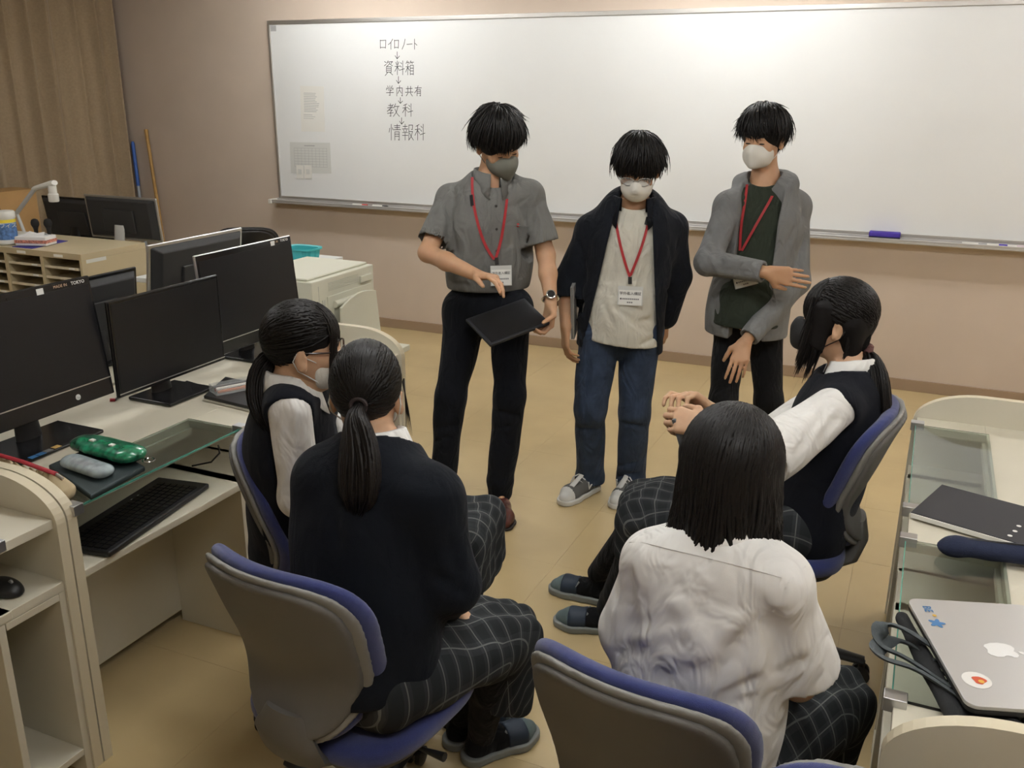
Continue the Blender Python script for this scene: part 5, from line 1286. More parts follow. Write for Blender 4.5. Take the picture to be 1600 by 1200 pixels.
ln = C.ribbon('lanyard', sfT, [(1168, 290), (1164, 310), (1160, 340), (1158, 370), (1157, 392)], .011, 'lanyard_red', off=.006)
C.ribbon('lanyard_strap', sfT, [(1216, 285), (1208, 305), (1194, 330), (1176, 362), (1160, 392)], .011, 'lanyard_red', ln, off=.006)
C.badge(sfT, (1165, 440), .100, .075, ln, off=.035, roll=.35)

# ------------------------------------------------------------------ the four seated girls
# ---- girl in glasses, seen in profile
g1 = dict(head=(477, 543, 2.32), neck=(455, 612, 2.36), shR=(452, 642, 2.27), shL=(497, 628, 2.52), elR=(468, 775, 2.36), wrR=(560, 800, 2.48), elL=(565, 735, 2.60), wrL=(620, 770, 2.60),
          pel=(455, 850, 2.66), hipR=(475, 868, 2.60), hipL=(480, 845, 2.74), knR=(690, 850, 2.66), knL=(720, 812, 2.82), anR=(705, 965, 2.98), anL=(738, 925, 3.12), toeR=(770, 985, 2.96), toeL=(800, 945, 3.10))
hp = atd(478, 545, 2.30)
D_ = Person('girl with a ponytail, glasses and white mask in a navy vest, seen in profile', g1, look(hp, 1, .02, .06), V(.03, .0, 1), (.86, .5), False, 'skin_b')
J = D_.J
D_.hand('R', nrm(J['knR']-J['wrR']), V(0, 0, -1), [(.3, .4, .2)]*4); D_.hand('L', nrm(J['knL']-J['wrL']), V(0, 0, -1), [(.3, .4, .2)]*4)
D_.body(.0055); D_.face(closed=.4); D_.mask('mask_white', 'pleat'); D_.glasses('tortoise', .0024)
hb = D_.swept_hair((-.1, -.97, -.25), 5, radii=(.085, .104, .098), cuts=[((0, .112, -.050), (.080, .060, .085)), ((0, .068, -.105), (.12, .075, .090)), ((0, -.04, -.170), (.12, .16, .075)), ((.09, .048, -.045), (.05, .055, .062)), ((-.09, .048, -.045), (.05, .055, .062))])
D_.tail([atd(432, 545, 2.32), atd(418, 560, 2.33), atd(405, 590, 2.33), atd(404, 625, 2.32), atd(414, 655, 2.31), atd(428, 680, 2.31)], [.012, .026, .033, .033, .026, .012], 360, 3, parent=hb)
D_.fringe(150, 2, (.085, .104, .098), .018, .7, m='hair_brown', parent=hb)
lk = np.stack([np.stack([D_.H(.066+.003*sin(4*t+k), .068+.004*k-.01*t, .045-.17*t) for t in np.linspace(0, 1, 7)]) for k in range(5)])
D_.strands('side_lock', lk, np.interp(np.linspace(0, 1, 7), [0, .3, 1], [.003, .0035, .0006])[None].repeat(5, 0), 'hair_brown', hb)
S = D_.field(['neck', 'shL', 'shR', 'elL', 'elR', 'wrL', 'wrR'], .0060, .13)
for a in 'RL': D_.sleeve(S, a, 1, .054, .058, .048, k=.03, fore=.35)
S.noise(.0042, 22, 31)
px_creases(S, [((440, 640), (425, 680), .012, .006), ((450, 650), (445, 720), .012, .006), ((470, 670), (462, 740), .012, .005), ((430, 690), (440, 740), .010, .004)])
for a in 'RL': el, wr = J['el'+a], J['wr'+a]; p = el+(wr-el)*.30; D_.clip_end(S, el, wr, p, .07)
so = S.build('shirt', 'white_shirt', D_.root, 1); D_.collar('white_shirt', r=.066, hgt=.050, drop=.062, tip=.035, gap=.3, parent=so)
S = D_.field(['neck', 'shL', 'shR', 'pel'], .0062, .16); D_.torso(S, .012, hipw=.150, waist=.135, chest=.140, flat=1.25)
for a in 'RL': S.cap(J['sh'+a]+V(0, 0, -.01)+(J['sh'+a]-J['neck'])*.32, J['el'+a], .060, .055, .006, 's')
S.ell(J['neck']+V(0, 0, .045)+D_.f*.03, V(.088, .088, .062), None, .008, 's'); S.noise(.003, 22, 33)
S.build('vest', 'vest_navy', D_.root, 1)
D_.skirt(1.0, .13, 1); D_.shoes('slipper')
S = D_.field(['knL', 'knR', 'anL', 'anR'], .007, .09)
for a in 'RL': S.chain([J['kn'+a], J['kn'+a]*.55+J['an'+a]*.45, J['an'+a]], [.055, .053, .038], .01)
S.build('knee_socks', 'sock_black', D_.root)

# ---- girl in the dark cardigan, seen from behind
g2 = dict(head=(573, 616, 2.06), neck=(588, 706, 2.03), shL=(508, 752, 2.03), shR=(668, 778, 1.94), elL=(500, 900, 2.06), wrL=(600, 925, 2.25), elR=(708, 915, 1.98), wrR=(700, 950, 2.22),
          pel=(575, 1035, 2.06), hipL=(545, 1035, 2.12), hipR=(615, 1065, 2.02), knL=(738, 985, 2.40), knR=(775, 1003, 2.31), anL=(722, 1120, 2.62), anR=(752, 1148, 2.56), toeL=(795, 1085, 2.72), toeR=(838, 1118, 2.66))
hp = atd(573, 616, 2.06)
E_ = Person('girl with a long ponytail in a dark navy cardigan, seen from behind', g2, V(-.40, .91, -.08), V(.0, .05, 1), (.05, 1), False, 'skin_b')
J = E_.J
E_.hand('R', nrm(J['knR']-J['wrR']+V(-.03, 0, .05)), V(0, 0, -1), [(.3, .4, .2)]*4); E_.hand('L', nrm(J['knL']-J['wrL']+V(0, 0, .05)), V(0, 0, -1), [(.3, .4, .2)]*4)
E_.body(.0055); E_.face(); E_.mask('mask_white', 'pleat')
hb = E_.swept_hair((0.0, -.96, -.28), 8, n=1900, radii=(.084, .106, .102), cuts=[((0, .110, -.06), (.08, .065, .085)), ((0, .062, -.115), (.12, .075, .085)), ((0, -.045, -.175), (.12, .16, .072)), ((.098, -.008, -.025), (.036, .034, .045)), ((-.098, -.008, -.025), (.036, .034, .045))])
T0 = E_.H(0, -.115, .006)
E_.tail([T0, T0+V(.004, -.030, -.02), atd(562, 690, 1.90), atd(562, 735, 1.885), atd(560, 775, 1.885), atd(556, 805, 1.90)], [.012, .030, .045, .050, .046, .018], 520, 4, parent=hb, rlock=.005, flat=.6)
mat('hair_tie', (.03, .02, .02), .6); MB().tube([T0+.016*(cos(t)*E_.R[0]+sin(t)*E_.R[2])-E_.R[1]*.004 for t in np.linspace(0, 2*pi, 17)], .005, 8, cap=False).build('hair_tie', 'hair_tie', hb, smooth=True)
lk = np.stack([np.stack([E_.H(.084+.004*k*t+.006*sin(2*t), .045-.006*k-.02*t, .03-.13*t) for t in np.linspace(0, 1, 7)]) for k in range(6)])
E_.strands('side_lock', lk, np.interp(np.linspace(0, 1, 7), [0, .3, 1], [.003, .003, .0005])[None].repeat(6, 0), 'hair_brown', hb)
S = E_.field(['neck', 'shL', 'shR', 'elL', 'elR', 'wrL', 'wrR', 'pel'], .0062, .18); E_.torso(S, .018, hipw=.165, waist=.152, chest=.150, flat=1.15)
for a in 'RL': E_.sleeve(S, a, 1, .068, .058, .042, k=.05, fore=.92)
S.plane(V(0, 0, -1), J['pel']-V(0, 0, .02), .02); S.ell(J['neck']+V(0, 0, .045)+E_.f*.03, V(.086, .086, .060), None, .01, 's'); S.noise(.0045, 18, 41)
px_creases(S, [((700, 840), (720, 900), .014, .006), ((680, 900), (735, 930), .014, .007), ((640, 960), (700, 990), .016, .006), ((520, 800), (530, 860), .016, .005)])
cg = S.build('cardigan', 'cardigan', E_.root, 1); E_.collar('white_shirt', r=.066, hgt=.046, drop=.058, tip=.03, gap=.3, parent=None, name='shirt_collar')
E_.skirt(1.05, .20, 2, flare=.0); E_.shoes('slipper')
S = E_.field(['knL', 'knR', 'anL', 'anR'], .007, .09)
for a in 'RL': S.chain([J['kn'+a], J['kn'+a]*.55+J['an'+a]*.45, J['an'+a]], [.055, .053, .038], .01)
S.build('knee_socks', 'sock_black', E_.root)

# ---- girl in the black mask holding a tablet
g3 = dict(head=(1306, 500, 2.70), neck=(1332, 588, 2.70), shL=(1308, 636, 2.58), shR=(1300, 622, 2.84), elL=(1212, 704, 2.46), wrL=(1105, 668, 2.52), elR=(1205, 690, 2.86), wrR=(1112, 642, 2.68),
          pel=(1258, 812, 2.78), hipL=(1236, 828, 2.72), hipR=(1236, 802, 2.88), knL=(1020, 815, 2.86), knR=(1030, 785, 3.00), anL=(950, 950, 3.16), anR=(935, 895, 3.34), toeL=(872, 962, 3.22), toeR=(892, 910, 3.40))
hp = atd(1306, 512, 2.70)
G = Person('girl in a black mask and navy vest facing the group, holding a tablet', g3, look(hp, -1, -.02, .08), V(.02, 0, 1), (-.97, -.14), False, 'skin_b')
J = G.J
G.hand('L', nrm(atd(1056, 655, 2.56)-J['wrL']), nrm(V(.2, .6, -.5)), [(.5, 1.0, .6), (.55, 1.1, .6), (.6, 1.1, .6), (.65, 1.1, .6)], thumb=(.3, .3, .2), scale=1.06)
G.hand('R', nrm(atd(1072, 615, 2.66)-J['wrR']), nrm(V(.1, -.5, -.8)), [(.3, .9, .6), (.7, 1.2, .7), (.8, 1.2, .7), (.85, 1.2, .7)], thumb=(.2, .5, .3), scale=1.06)
G.body(.0046); G.face(closed=.4); G.mask('mask_black', 'beak', 'mask_black')
def g3_extra(S):
    S.cap(G.H(0, -.080, .0), G.H(0, -.068, -.085), .034, .028, .03)
    for q in (-1, 1):
        S.cap(G.H(q*.055, -.050, .0), G.H(q*.042, -.056, -.088), .030, .026, .03)
        for y in (.025, .05): S.cap(G.H(q*.068, y, .05), G.H(q*.070, y+.008, -.075), .018, .012, .02)
hb = G.swept_hair((-.1, -.90, -.42), 9, n=1900, radii=(.090, .112, .104), cuts=[((0, .120, -.060), (.080, .050, .075)), ((0, .105, -.120), (.12, .080, .085)), ((0, -.035, -.195), (.12, .15, .07)), ((-.10, -.006, -.020), (.028, .020, .030))], extra=g3_extra)
T0 = atd(1352, 552, 2.68)
G.tail([T0, atd(1360, 562, 2.66), atd(1366, 590, 2.64), atd(1370, 625, 2.63), atd(1374, 665, 2.64), atd(1376, 692, 2.65)], [.014, .030, .040, .040, .032, .012], 380, 6, m='hair', parent=hb)
mat('scrunchie', (.11, .05, .045), .9, bump=.6, bscale=200)
MB().tube([T0+.020*(cos(t)*nrm(V(0, 1, .3))+sin(t)*nrm(V(.6, 0, .8)))+V(.004, 0, .002)*sin(7*t) for t in np.linspace(0, 2*pi, 33)], [.010+.003*sin(9*t) for t in np.linspace(0, 2*pi, 33)], 8, cap=False).build('scrunchie', 'scrunchie', hb, smooth=True)
rs = np.random.RandomState(5)
# long side locks hanging past the mask
lk = []
for k in range(160):
    z0 = rs.uniform(.03, .085); y0 = rs.uniform(.018, .075); ln_ = rs.uniform(.13, .235); dx = rs.uniform(-.004, .004)
    lk.append(np.stack([G.H(-.070-.016*sin(pi*min(1, t*1.3))*.6+dx+.01*t, y0+.010*t+.020*t*t, z0-ln_*t) for t in np.linspace(0, 1, 8)]))
nk = []
for k in range(260):
    q = -1 if k % 3 else 1; a = rs.uniform(0, 1); x0 = q*(.080-.062*a); y0 = -.035-.062*a
    nk.append(np.stack([G.H(x0*(1.02-.10*t)+q*.004, y0*(1.03-.02*t)-.010*sin(pi*t), .045-t*rs.uniform(.135, .155)) for t in np.linspace(0, 1, 8)]))
G.strands('nape_locks', np.array(nk), np.interp(np.linspace(0, 1, 8), [0, .3, .8, 1], [.002, .0045, .004, .0006])[None].repeat(260, 0), 'hair', hb)
G.strands('side_lock', np.array(lk), np.interp(np.linspace(0, 1, 8), [0, .3, .7, 1], [.003, .0045, .003, .0005])[None].repeat(160, 0), 'hair', hb)
G.fringe(220, 3, (.090, .112, .104), -.002, .95, parent=hb)
S = G.field(['neck', 'shL', 'shR', 'elL', 'elR', 'wrL', 'wrR'], .0060, .13)
for a in 'RL':
    sh, el = J['sh'+a], J['el'+a]; S.cap(sh, sh+(el-sh)*1.20, .062, .078, .03)
S.noise(.0042, 20, 51)
px_creases(S, [((1290, 640), (1250, 700), .012, .006), ((1310, 650), (1280, 690), .012, .006), ((1270, 620), (1235, 660), .012, .005), ((1300, 690), (1250, 715), .010, .005), ((1330, 640), (1320, 670), .010, .005)])
for a in 'RL':
    sh, el = J['sh'+a], J['el'+a]; p = sh+(el-sh)*1.16; G.clip_end(S, sh, el, p, .11); G.hem(S, sh, el, p, .066, .02)
so = S.build('shirt', 'white_shirt', G.root, 1); G.collar('white_shirt', r=.066, hgt=.050, drop=.062, tip=.03, gap=.3, parent=so)
S = G.field(['neck', 'shL', 'shR', 'pel'], .0062, .17); G.torso(S, .014, hipw=.155, waist=.140, chest=.145, flat=1.2)
for a in 'RL': S.cap(J['sh'+a]+V(0, 0, -.01)+(J['sh'+a]-J['neck'])*.25, J['el'+a], .062, .06, .006, 's')
S.ell(J['neck']+V(0, 0, .045)+G.f*.03, V(.086, .086, .062), None, .008, 's'); S.noise(.003, 22, 53)
S.build('vest', 'vest_navy', G.root, 1)
G.skirt(1.0, .10, 3, knee_ext=.05); G.shoes('slipper')
S = G.field(['knL', 'knR', 'anL', 'anR'], .0065, .09)
for a in 'RL': S.chain([J['kn'+a], J['kn'+a]*.55+J['an'+a]*.45, J['an'+a]], [.056, .056, .040], .01)
S.build('knee_socks', 'sock_black', G.root)
tc = (atd(1062, 655, 2.60)+atd(1078, 632, 2.66))/2
e1 = nrm(V(-.35, -.0, 1.0)); e2 = nrm(V(.12, 1, 0)); n_ = nrm(np.cross(e1, e2)); q0 = tc-e1*.16-e2*.10+V(.012, 0, 0)
t3 = thing('tablet', 'grey tablet standing on the lap of the girl in the black mask', 'tablet', q0)
mat('tablet_grey', (.10, .11, .115), .5)
MB().quadbox([q0, q0+e2*.19, q0+e2*.19+e1*.17, q0+e1*.17], n_, .012).build('cover', 'tablet_grey', t3, bevel=.003)
MB().quadbox([q0+n_*.0121+e1*.01+e2*.01, q0+n_*.0121+e2*.18+e1*.01, q0+n_*.0121+e2*.18+e1*.16, q0+n_*.0121+e1*.16+e2*.01], n_, .001).build('screen', 'screen', t3)

# ---- girl in the white shirt with bobbed hair, seen from behind
def W_(x, y, z): return ('w', x, y, z)
g4 = dict(head=(1142, 742, 1.66), neck=(1132, 850, 1.64), shL=(1022, 880, 1.69), shR=(1213, 914, 1.59), elL=(1000, 985, 1.78), wrL=W_(-.33, 1.74, .62), elR=(1247, 1060, 1.70), wrR=W_(-.12, 1.74, .60),
          pel=W_(-.295, 1.515, .535), hipL=W_(-.375, 1.54, .525), hipR=W_(-.215, 1.52, .525), knL=W_(-.24, 1.91, .50), knR=W_(-.07, 1.84, .485), anL=W_(-.24, 1.99, .075), anR=W_(-.09, 1.94, .075), toeL=W_(-.22, 2.13, .01), toeR=W_(-.06, 2.08, .01))
hp = atd(1142, 742, 1.66)
K = Person('girl with bobbed black hair in a white short-sleeved shirt, seen from behind', g4, V(-.05, .96, -.28), V(-.02, .28, .96), (.12, .99), False, 'skin_b')
J = K.J
K.hand('R', V(-.2, .8, -.3), V(0, 0, -1), [(.3, .4, .2)]*4); K.hand('L', V(.2, .8, -.3), V(0, 0, -1), [(.3, .4, .2)]*4)
K.body(.0055); K.face(); K.mask('mask_white', 'pleat')
def bob_extra(S):
    for x in np.linspace(-.065, .065, 6): S.cap(K.H(x, -.034-.02*(1-(x/.07)**2), .04), K.H(x*.95, -.020-.025*(1-(x/.07)**2), -.10), .030, .018, .03)
    for q in (-1, 1): S.cap(K.H(q*.062, -.01, .02), K.H(q*.064, .015, -.08), .016, .012, .03)
hb = K.hair_cap((.085, .105, .098), [((0, .125, -.05), (.075, .060, .09)), ((0, .10, -.16), (.08, .09, .09))], extra=bob_extra)
rs = np.random.RandomState(12); n = 3200; radii = (.095, .115, .107); c = V(0, -.014, .034)
phi = rs.uniform(-pi, pi, n); phi = np.where(rs.rand(n) < .8, pi+rs.uniform(-2.1, 2.1, n), phi); el = rs.uniform(-.35, -.05, n)
Wd = np.tile(V(.12, -.12, .98), (n, 1))+np.stack([rs.normal(0, .05, n), rs.uniform(-.15, .5, n), np.zeros(n)], 1); Bd = np.stack([np.sin(phi)*np.cos(el), np.cos(phi)*np.cos(el), np.sin(el)], 1)
M1 = 7; t0 = rs.uniform(0, .5, n); L = K.sphere_paths(Wd, Bd, t0, np.ones(n), M1, radii, c, rs.uniform(-.03, .03, n)[:, None]+0*np.zeros((1, M1)))
endz = -.148+rs.normal(0, .022, n)-.03*(rs.rand(n) < .12)-.02*np.clip(-np.cos(phi), 0, 1); last = L[:, -1]; M2 = 7; tt = np.linspace(0, 1, M2+1)[1:]
hang = np.stack([np.stack([last[:, 0]*(1+.08*t)+rs.normal(0, .004, n)*t+.010*t*t*np.sin(phi*7), last[:, 1]*(1-.20*t)+.015*t+.012*t*t*np.sin(phi*5+1), last[:, 2]+(endz*K.sc-last[:, 2])*t], 1) for t in tt], 1)
P = K.toworld(np.concatenate([L, hang], 1)); r = rs.uniform(.003, .0055, n)[:, None]*np.interp(np.linspace(0, 1, M1+M2), [0, .15, .75, 1], [.35, 1, .9, .08])[None]
K.strands('hair_locks', P, r, 'hair', hb)
S = K.field(['neck', 'shL', 'shR', 'elL', 'elR', 'pel'], .0058, .17); K.torso(S, .016, hipw=.168, waist=.146, chest=.138, flat=1.15)
T_ = K.field(['neck', 'shL', 'shR', 'elL', 'elR', 'pel'], .0058, .17)
for a in 'RL':
    sh, el = J['sh'+a], J['el'+a]; T_.cap(sh, sh+(el-sh)*.98, .056, .080, 0)
sh, el = J['shR'], J['elR']; p = sh+(el-sh)*.86; K.clip_end(T_, sh, el, p, .2); K.hem(T_, sh, el, p, .060, .02)
S.op((slice(None),)*3, T_.D, .022, 'u')
S.plane(V(0, 0, -1), J['pel']-V(0, 0, .01), .02); S.ell(J['neck']+V(0, 0, .04)+K.f*.02, V(.060, .060, .05), None, .01, 's'); S.noise(.0034, 17, 61)
px_creases(S, [((1205, 965), (1212, 1050), .014, .010), ((1180, 930), (1205, 990), .012, .007), ((1180, 985), (1120, 1060), .016, .007), ((1160, 960), (1080, 1030), .018, -.006), ((1060, 1000), (980, 1030), .016, .003), ((1090, 960), (975, 980), .016, .005), ((1120, 1040), (1020, 1060), .016, .003), ((965, 900), (958, 940), .010, .009), ((985, 880), (975, 960), .016, .006), ((1190, 1060), (1120, 1095), .012, .007), ((1180, 1090), (1110, 1110), .010, .006), ((1260, 1030), (1225, 1050), .010, .007), ((1215, 960), (1220, 1030), .012, .007), ((1050, 930), (1100, 1010), .02, -.005), ((1000, 1010), (960, 1025), .012, .003)])
kp = []; so = S.build('shirt', 'white_shirt', K.root, 1, keep=kp); K.collar('white_shirt', r=.062, hgt=.036, drop=.05, tip=.03, gap=.3, parent=so); sf = Surf(kp[0])
K.ribbon('yoke_seam', sf, [(968, 848), (1000, 846), (1050, 858), (1110, 872), (1180, 890), (1222, 902)], .003, 'white_shirt', so, off=.0005)
K.ribbon('sleeve_seam', sf, [(1258, 885), (1235, 905), (1220, 930), (1208, 955)], .003, 'white_shirt', so, off=.0005)
K.skirt(1.12, .16, 4, flare=.0); K.shoes('slipper')
S = K.field(['knL', 'knR', 'anL', 'anR'], .008, .09)
for a in 'RL': S.chain([J['kn'+a], J['kn'+a]*.55+J['an'+a]*.45, J['an'+a]], [.055, .053, .038], .01)
S.build('knee_socks', 'sock_black', K.root)

# ------------------------------------------------------------------ things on the left desks
GZ = DZ+.0068
def px_slab(name, m, pts, z, t, parent, bevel=.003):
    """flat thing lying on a surface at height z: its footprint from four photo pixels of its top face"""
    q = [atz(x, y, z+t) for x, y in pts]; q = [V(p[0], p[1], z) for p in q]
    return MB().quadbox(q, (0, 0, 1), t).build(name, m, parent, bevel=bevel), q
def rect_from(c, e1, w, d, z):
    e1 = nrm(V(e1[0], e1[1], 0)); e2 = V(-e1[1], e1[0], 0); c = V(c[0], c[1], z); return c, e1, e2
# keyboard
k0, k1, k2 = atz(121, 846, .60), atz(170, 862, .60), atz(338, 746, .60)
e1 = nrm(k2-k1); e2 = nrm(k0-k1-e1*np.dot(k0-k1, e1)); L, W = .475, .185
k1 = V(k1[0], k1[1], .5795)
kb = thing('keyboard', 'black computer keyboard on the pull-out tray under the glass', 'keyboard', k1)
MB().quadbox([k1, k1+e1*L, k1+e1*L+e2*W, k1+e2*W], (0, 0, 1), .018).build('case', 'black_plastic', kb, bevel=.006)
keys = MB()
for r in range(6):
    for c in range(21):
        p = k1+e1*(.012+c*.0201)+e2*(.016+r*.0225)+V(0, 0, .018); keys.quadbox([p, p+e1*.0165, p+e1*.0165+e2*.0185, p+e2*.0185], (0, 0, 1), .005)
tag(keys.build('keys', 'black_gloss', kb), kind='stuff')
for lx in (.30, .33): p = k1+e1*lx+e2*.154+V(0, 0, .0181); MB().quadbox([p, p+e1*.006, p+e1*.006+e2*.003, p+e2*.003], (0, 0, 1), .001).build('status_light', 'sticker', kb)
cb = [atz(300, 728, .585), atz(330, 722, .60), atz(343, 708, .60), atz(341, 696, .585)]
tag(MB().tube(cb, .003, 8).build('keyboard_cable', 'black_plastic', None, smooth=True), 'thin black cable running from the keyboard across the tray', 'cable')
# mouse on the near shelf
mp = atz(12, 925, .58); ms = thing('mouse', 'black computer mouse on the lower shelf of the nearest desk', 'mouse', mp)
S = SDF(mp-.09, mp+.09, .004); S.ell(mp+V(-.01, 0, .004), (.058, .034, .032), None, 0); S.plane(V(0, 0, -1), mp+V(0, 0, .0005)); S.build('mouse_body', 'black_plastic', ms)
MB().lathe([(.006, -.003), (.006, .003)], mp+V(.018, 0, .032), 12, (0, 1, 0)).build('scroll_wheel', 'grey_plastic', ms, smooth=True)
# dark case, clear pencil box, green pouch
mat('case_teal', (.018, .030, .032), .6); mat('green_pouch', (.010, .16, .075), .25, var=.85, vscale=38, spec=.6, coat=.3); mat('clear_box', (.42, .50, .52), .25, var=.25, vscale=40, alpha=.75)
mat('canvas', (.45, .36, .22), .9, bump=.4, bscale=500, var=.06); mat('zip_red', (.32, .02, .03), .6)
dc2 = thing('document_case', 'dark teal document case lying on the glass under the green pouch', 'case', atz(141, 772, GZ))
px_slab('case_body', 'case_teal', [(75, 726), (141, 774), (227, 728), (158, 690)], GZ, .016, dc2, .005)
z1 = GZ+.0165
gd = atz(212, 716, z1)-atz(125, 694, z1); c = atz(170, 712, z1); gp = thing('green_pouch', 'shiny green patterned pouch with a key ring on the dark case', 'pouch', c, atan2(gd[1], gd[0]))
S = SDF((-.15, -.09, -.01), (.15, .09, .08), .005); S.cap((-.085, 0, .022), (.085, 0, .022), .05, .05, .01, flat=(V(0, 0, 1), 2.2)); S.noise(.003, 55, 5); S.plane(V(0, 0, -1), V(0, 0, .0005)); S.build('pouch_body', 'green_pouch', gp, world=False)
MB().tube([(-.125, .012, .028), (.125, .012, .028)], .004, 8).build('zipper', 'slipper_sole', gp, smooth=True, world=False)
for x in (-.05, .03): MB().box((x, -.02, .043), (x+.016, -.008, .047)).build('white_patch', 'paper', gp, world=False)
MB().tube([(.15+.016*cos(t), .01+.016*sin(t), .012) for t in np.linspace(0, 2*pi, 17)], .0022, 6, cap=False).tube([(.13, .01, .012), (.138, .01, .012)], .004, 6).build('key_ring', 'chrome', gp, smooth=True, world=False)
gd = atz(172, 741, z1)-atz(104, 718, z1); c = atz(137, 737, z1); pb_ = thing('pencil_box', 'translucent pencil box with rounded corners on the dark case', 'box', c, atan2(gd[1], gd[0]))
S = SDF((-.12, -.06, -.01), (.12, .06, .07), .004); S.cap((-.062, 0, .017), (.062, 0, .017), .034, .034, .008, flat=(V(0, 0, 1), 1.9)); S.plane(V(0, 0, -1), V(0, 0, .0005)); S.build('box_body', 'clear_box', pb_, world=False)
mat('pen_orange', (.6, .15, .03), .4); mat('pen_pink', (.5, .12, .14), .4); mat('pen_violet', (.12, .06, .25), .4)
for i, (m_, y) in enumerate((('pen_pink', -.012), ('pen_orange', .0), ('pen_violet', .011))): MB().tube([(-.06, y, .026), (.055, y*.8, .026)], .0045, 8).build('pen', m_, pb_, smooth=True, world=False)
# beige canvas pouch with a red zipper
pa, pb0 = atz(104, 765, GZ+.03), atz(-24, 722, GZ+.03); d0 = pa-pb0; c = (pa+pb0)/2; c[2] = GZ
bp_ = thing('canvas_pouch', 'beige canvas pouch with a red zipper beside the rounded desk panel', 'pouch', c, atan2(d0[1], d0[0]))
S = SDF((-.20, -.09, -.01), (.20, .09, .12), .005)
for t in np.linspace(-.5, .5, 9): S.cap((.30*t, 0, .018), (.27*t, 0, .058), .036, .010, .02)
S.noise(.0035, 30, 8); S.plane(V(0, 0, -1), V(0, 0, .0005)); S.build('pouch_body', 'canvas', bp_, world=False)
MB().tube([(-.15, 0, .066), (0, 0, .070), (.145, 0, .066)], .0075, 8, flat=.6).build('zipper', 'zip_red', bp_, smooth=True, world=False)
MB().tube([(.145, 0, .066), (.165, .004, .055)], .004, 6).build('zip_pull', 'silver', bp_, smooth=True, world=False)
# stickers on the big monitor's foot
mon0 = bpy.data.objects['monitor']
mat('st_blue', (.05, .16, .35), .4); mat('st_orange', (.55, .35, .12), .4)
for (x, y, m_) in ((52, 714, 'st_blue'), (64, 709, 'st_blue'), (75, 704, 'grey_plastic'), (88, 698, 'st_orange')):
    p = atz(x, y, DZ+.0145); MB().box((p[0]-.010, p[1]-.012, DZ+.0142), (p[0]+.010, p[1]+.012, DZ+.0150)).build('sticker', m_, mon0)
# phone, pen box and black case behind the thin monitor's foot
ph = thing('smartphone', 'black smartphone with a grey screen beside the thin monitor foot', 'phone', atz(300, 606, DZ))
px_slab('phone_body', 'black_gloss', [(266, 606), (303, 618), (326, 604), (292, 594)], DZ+.0005, .008, ph, .003)
q = [atz(x, y, DZ+.009) for x, y in ((276, 606), (302, 614), (318, 604), (293, 597))]; MB().quadbox(q, (0, 0, 1), .0008).build('screen', 'grey_plastic', ph)
lp2 = thing('closed_laptop', 'closed black laptop with a pale underside beneath the pen box', 'laptop', atz(350, 620, DZ))
px_slab('base', 'white_plastic', [(316, 622), (392, 640), (436, 610), (350, 592)], DZ+.0005, .010, lp2, .002); px_slab('lid', 'black_plastic', [(318, 618), (394, 636), (438, 606), (352, 588)], DZ+.0105, .012, lp2, .003)
c = atz(372, 608, DZ+.0225); pbx = thing('pen_tray', 'clear tray of coloured pens on the closed black laptop', 'tray', c, radians(62))
mat('acrylic', (.75, .8, .8), .1, alpha=.25)
t_ = MB().box((-.09, -.035, .0005), (.09, .035, .003)).box((-.09, -.035, .003), (-.087, .035, .028)).box((.087, -.035, .003), (.09, .035, .028)).box((-.087, -.035, .003), (.087, -.032, .028)).box((-.087, .032, .003), (.087, .035, .028))
t_.build('tray_body', 'acrylic', pbx, world=False)
for i, m_ in enumerate(('pen_orange', 'white_plastic', 'pen_pink', 'grey_plastic')): MB().tube([(-.08, -.022+.014*i, .010+.007*(i % 2)), (.078, -.02+.013*i, .010+.007*(i % 2))], .0055, 8).build('pen', m_, pbx, smooth=True, world=False)
cb = [atz(180, 625, DZ+.004), atz(195, 612, DZ+.01), atz(210, 606, DZ+.02), atz(232, 596, DZ+.006), atz(240, 588, DZ+.004)]
cbl = thing('monitor_cable', 'dark cable with a red plug tip between the two front monitor feet', 'cable', cb[0])
MB().tube(cb, .004, 8).build('wire', 'black_plastic', cbl, smooth=True); MB().tube([cb[0]+V(-.012, -.012, .002), cb[0]], .006, 8).build('plug', 'zip_red', cbl, smooth=True); MB().tube([cb[1], cb[2]], .008, 8).build('connector', 'silver_plastic', cbl, smooth=True)

# ------------------------------------------------------------------ things on the right desk
mat('notebook_black', (.028, .027, .030), .7); mat('case_navy', (.012, .018, .045), .9, bump=.6, bscale=300); mat('bag_grey', (.060, .070, .073), .85, bump=.4, bscale=500); mat('bag_dark', (.016, .017, .018), .9, bump=.4, bscale=400)
nb = thing('notebook', 'black covered notebook with white pages lying on the right desk', 'notebook', atz(1500, 800, GZ))
a0, a1, a2 = atz(1472, 756, GZ+.015), atz(1431, 806, GZ+.015), atz(1600, 790, GZ+.015)
e1 = nrm(a2-a0); e2 = nrm(a1-a0-e1*np.dot(a1-a0, e1)); o_ = V(a0[0], a0[1], GZ)
MB().quadbox([o_+e1*.002+e2*.002, o_+e1*.296+e2*.002, o_+e1*.296+e2*.236, o_+e1*.002+e2*.236], (0, 0, 1), .011).build('pages', 'paper', nb); MB().quadbox([o_+V(0, 0, .0112), o_+e1*.30+V(0, 0, .0112), o_+e1*.30+e2*.232+V(0, 0, .0112), o_+e2*.232+V(0, 0, .0112)], (0, 0, 1), .002).build('cover', 'notebook_black', nb)
for x, y in ((1592, 822), (1586, 830), (1578, 837)):
    p = atz(x, y, GZ+.0135); MB().lathe([(.0055, 0), (.0055, .0005)], p, 14).build('cover_dot', 'paper', nb)
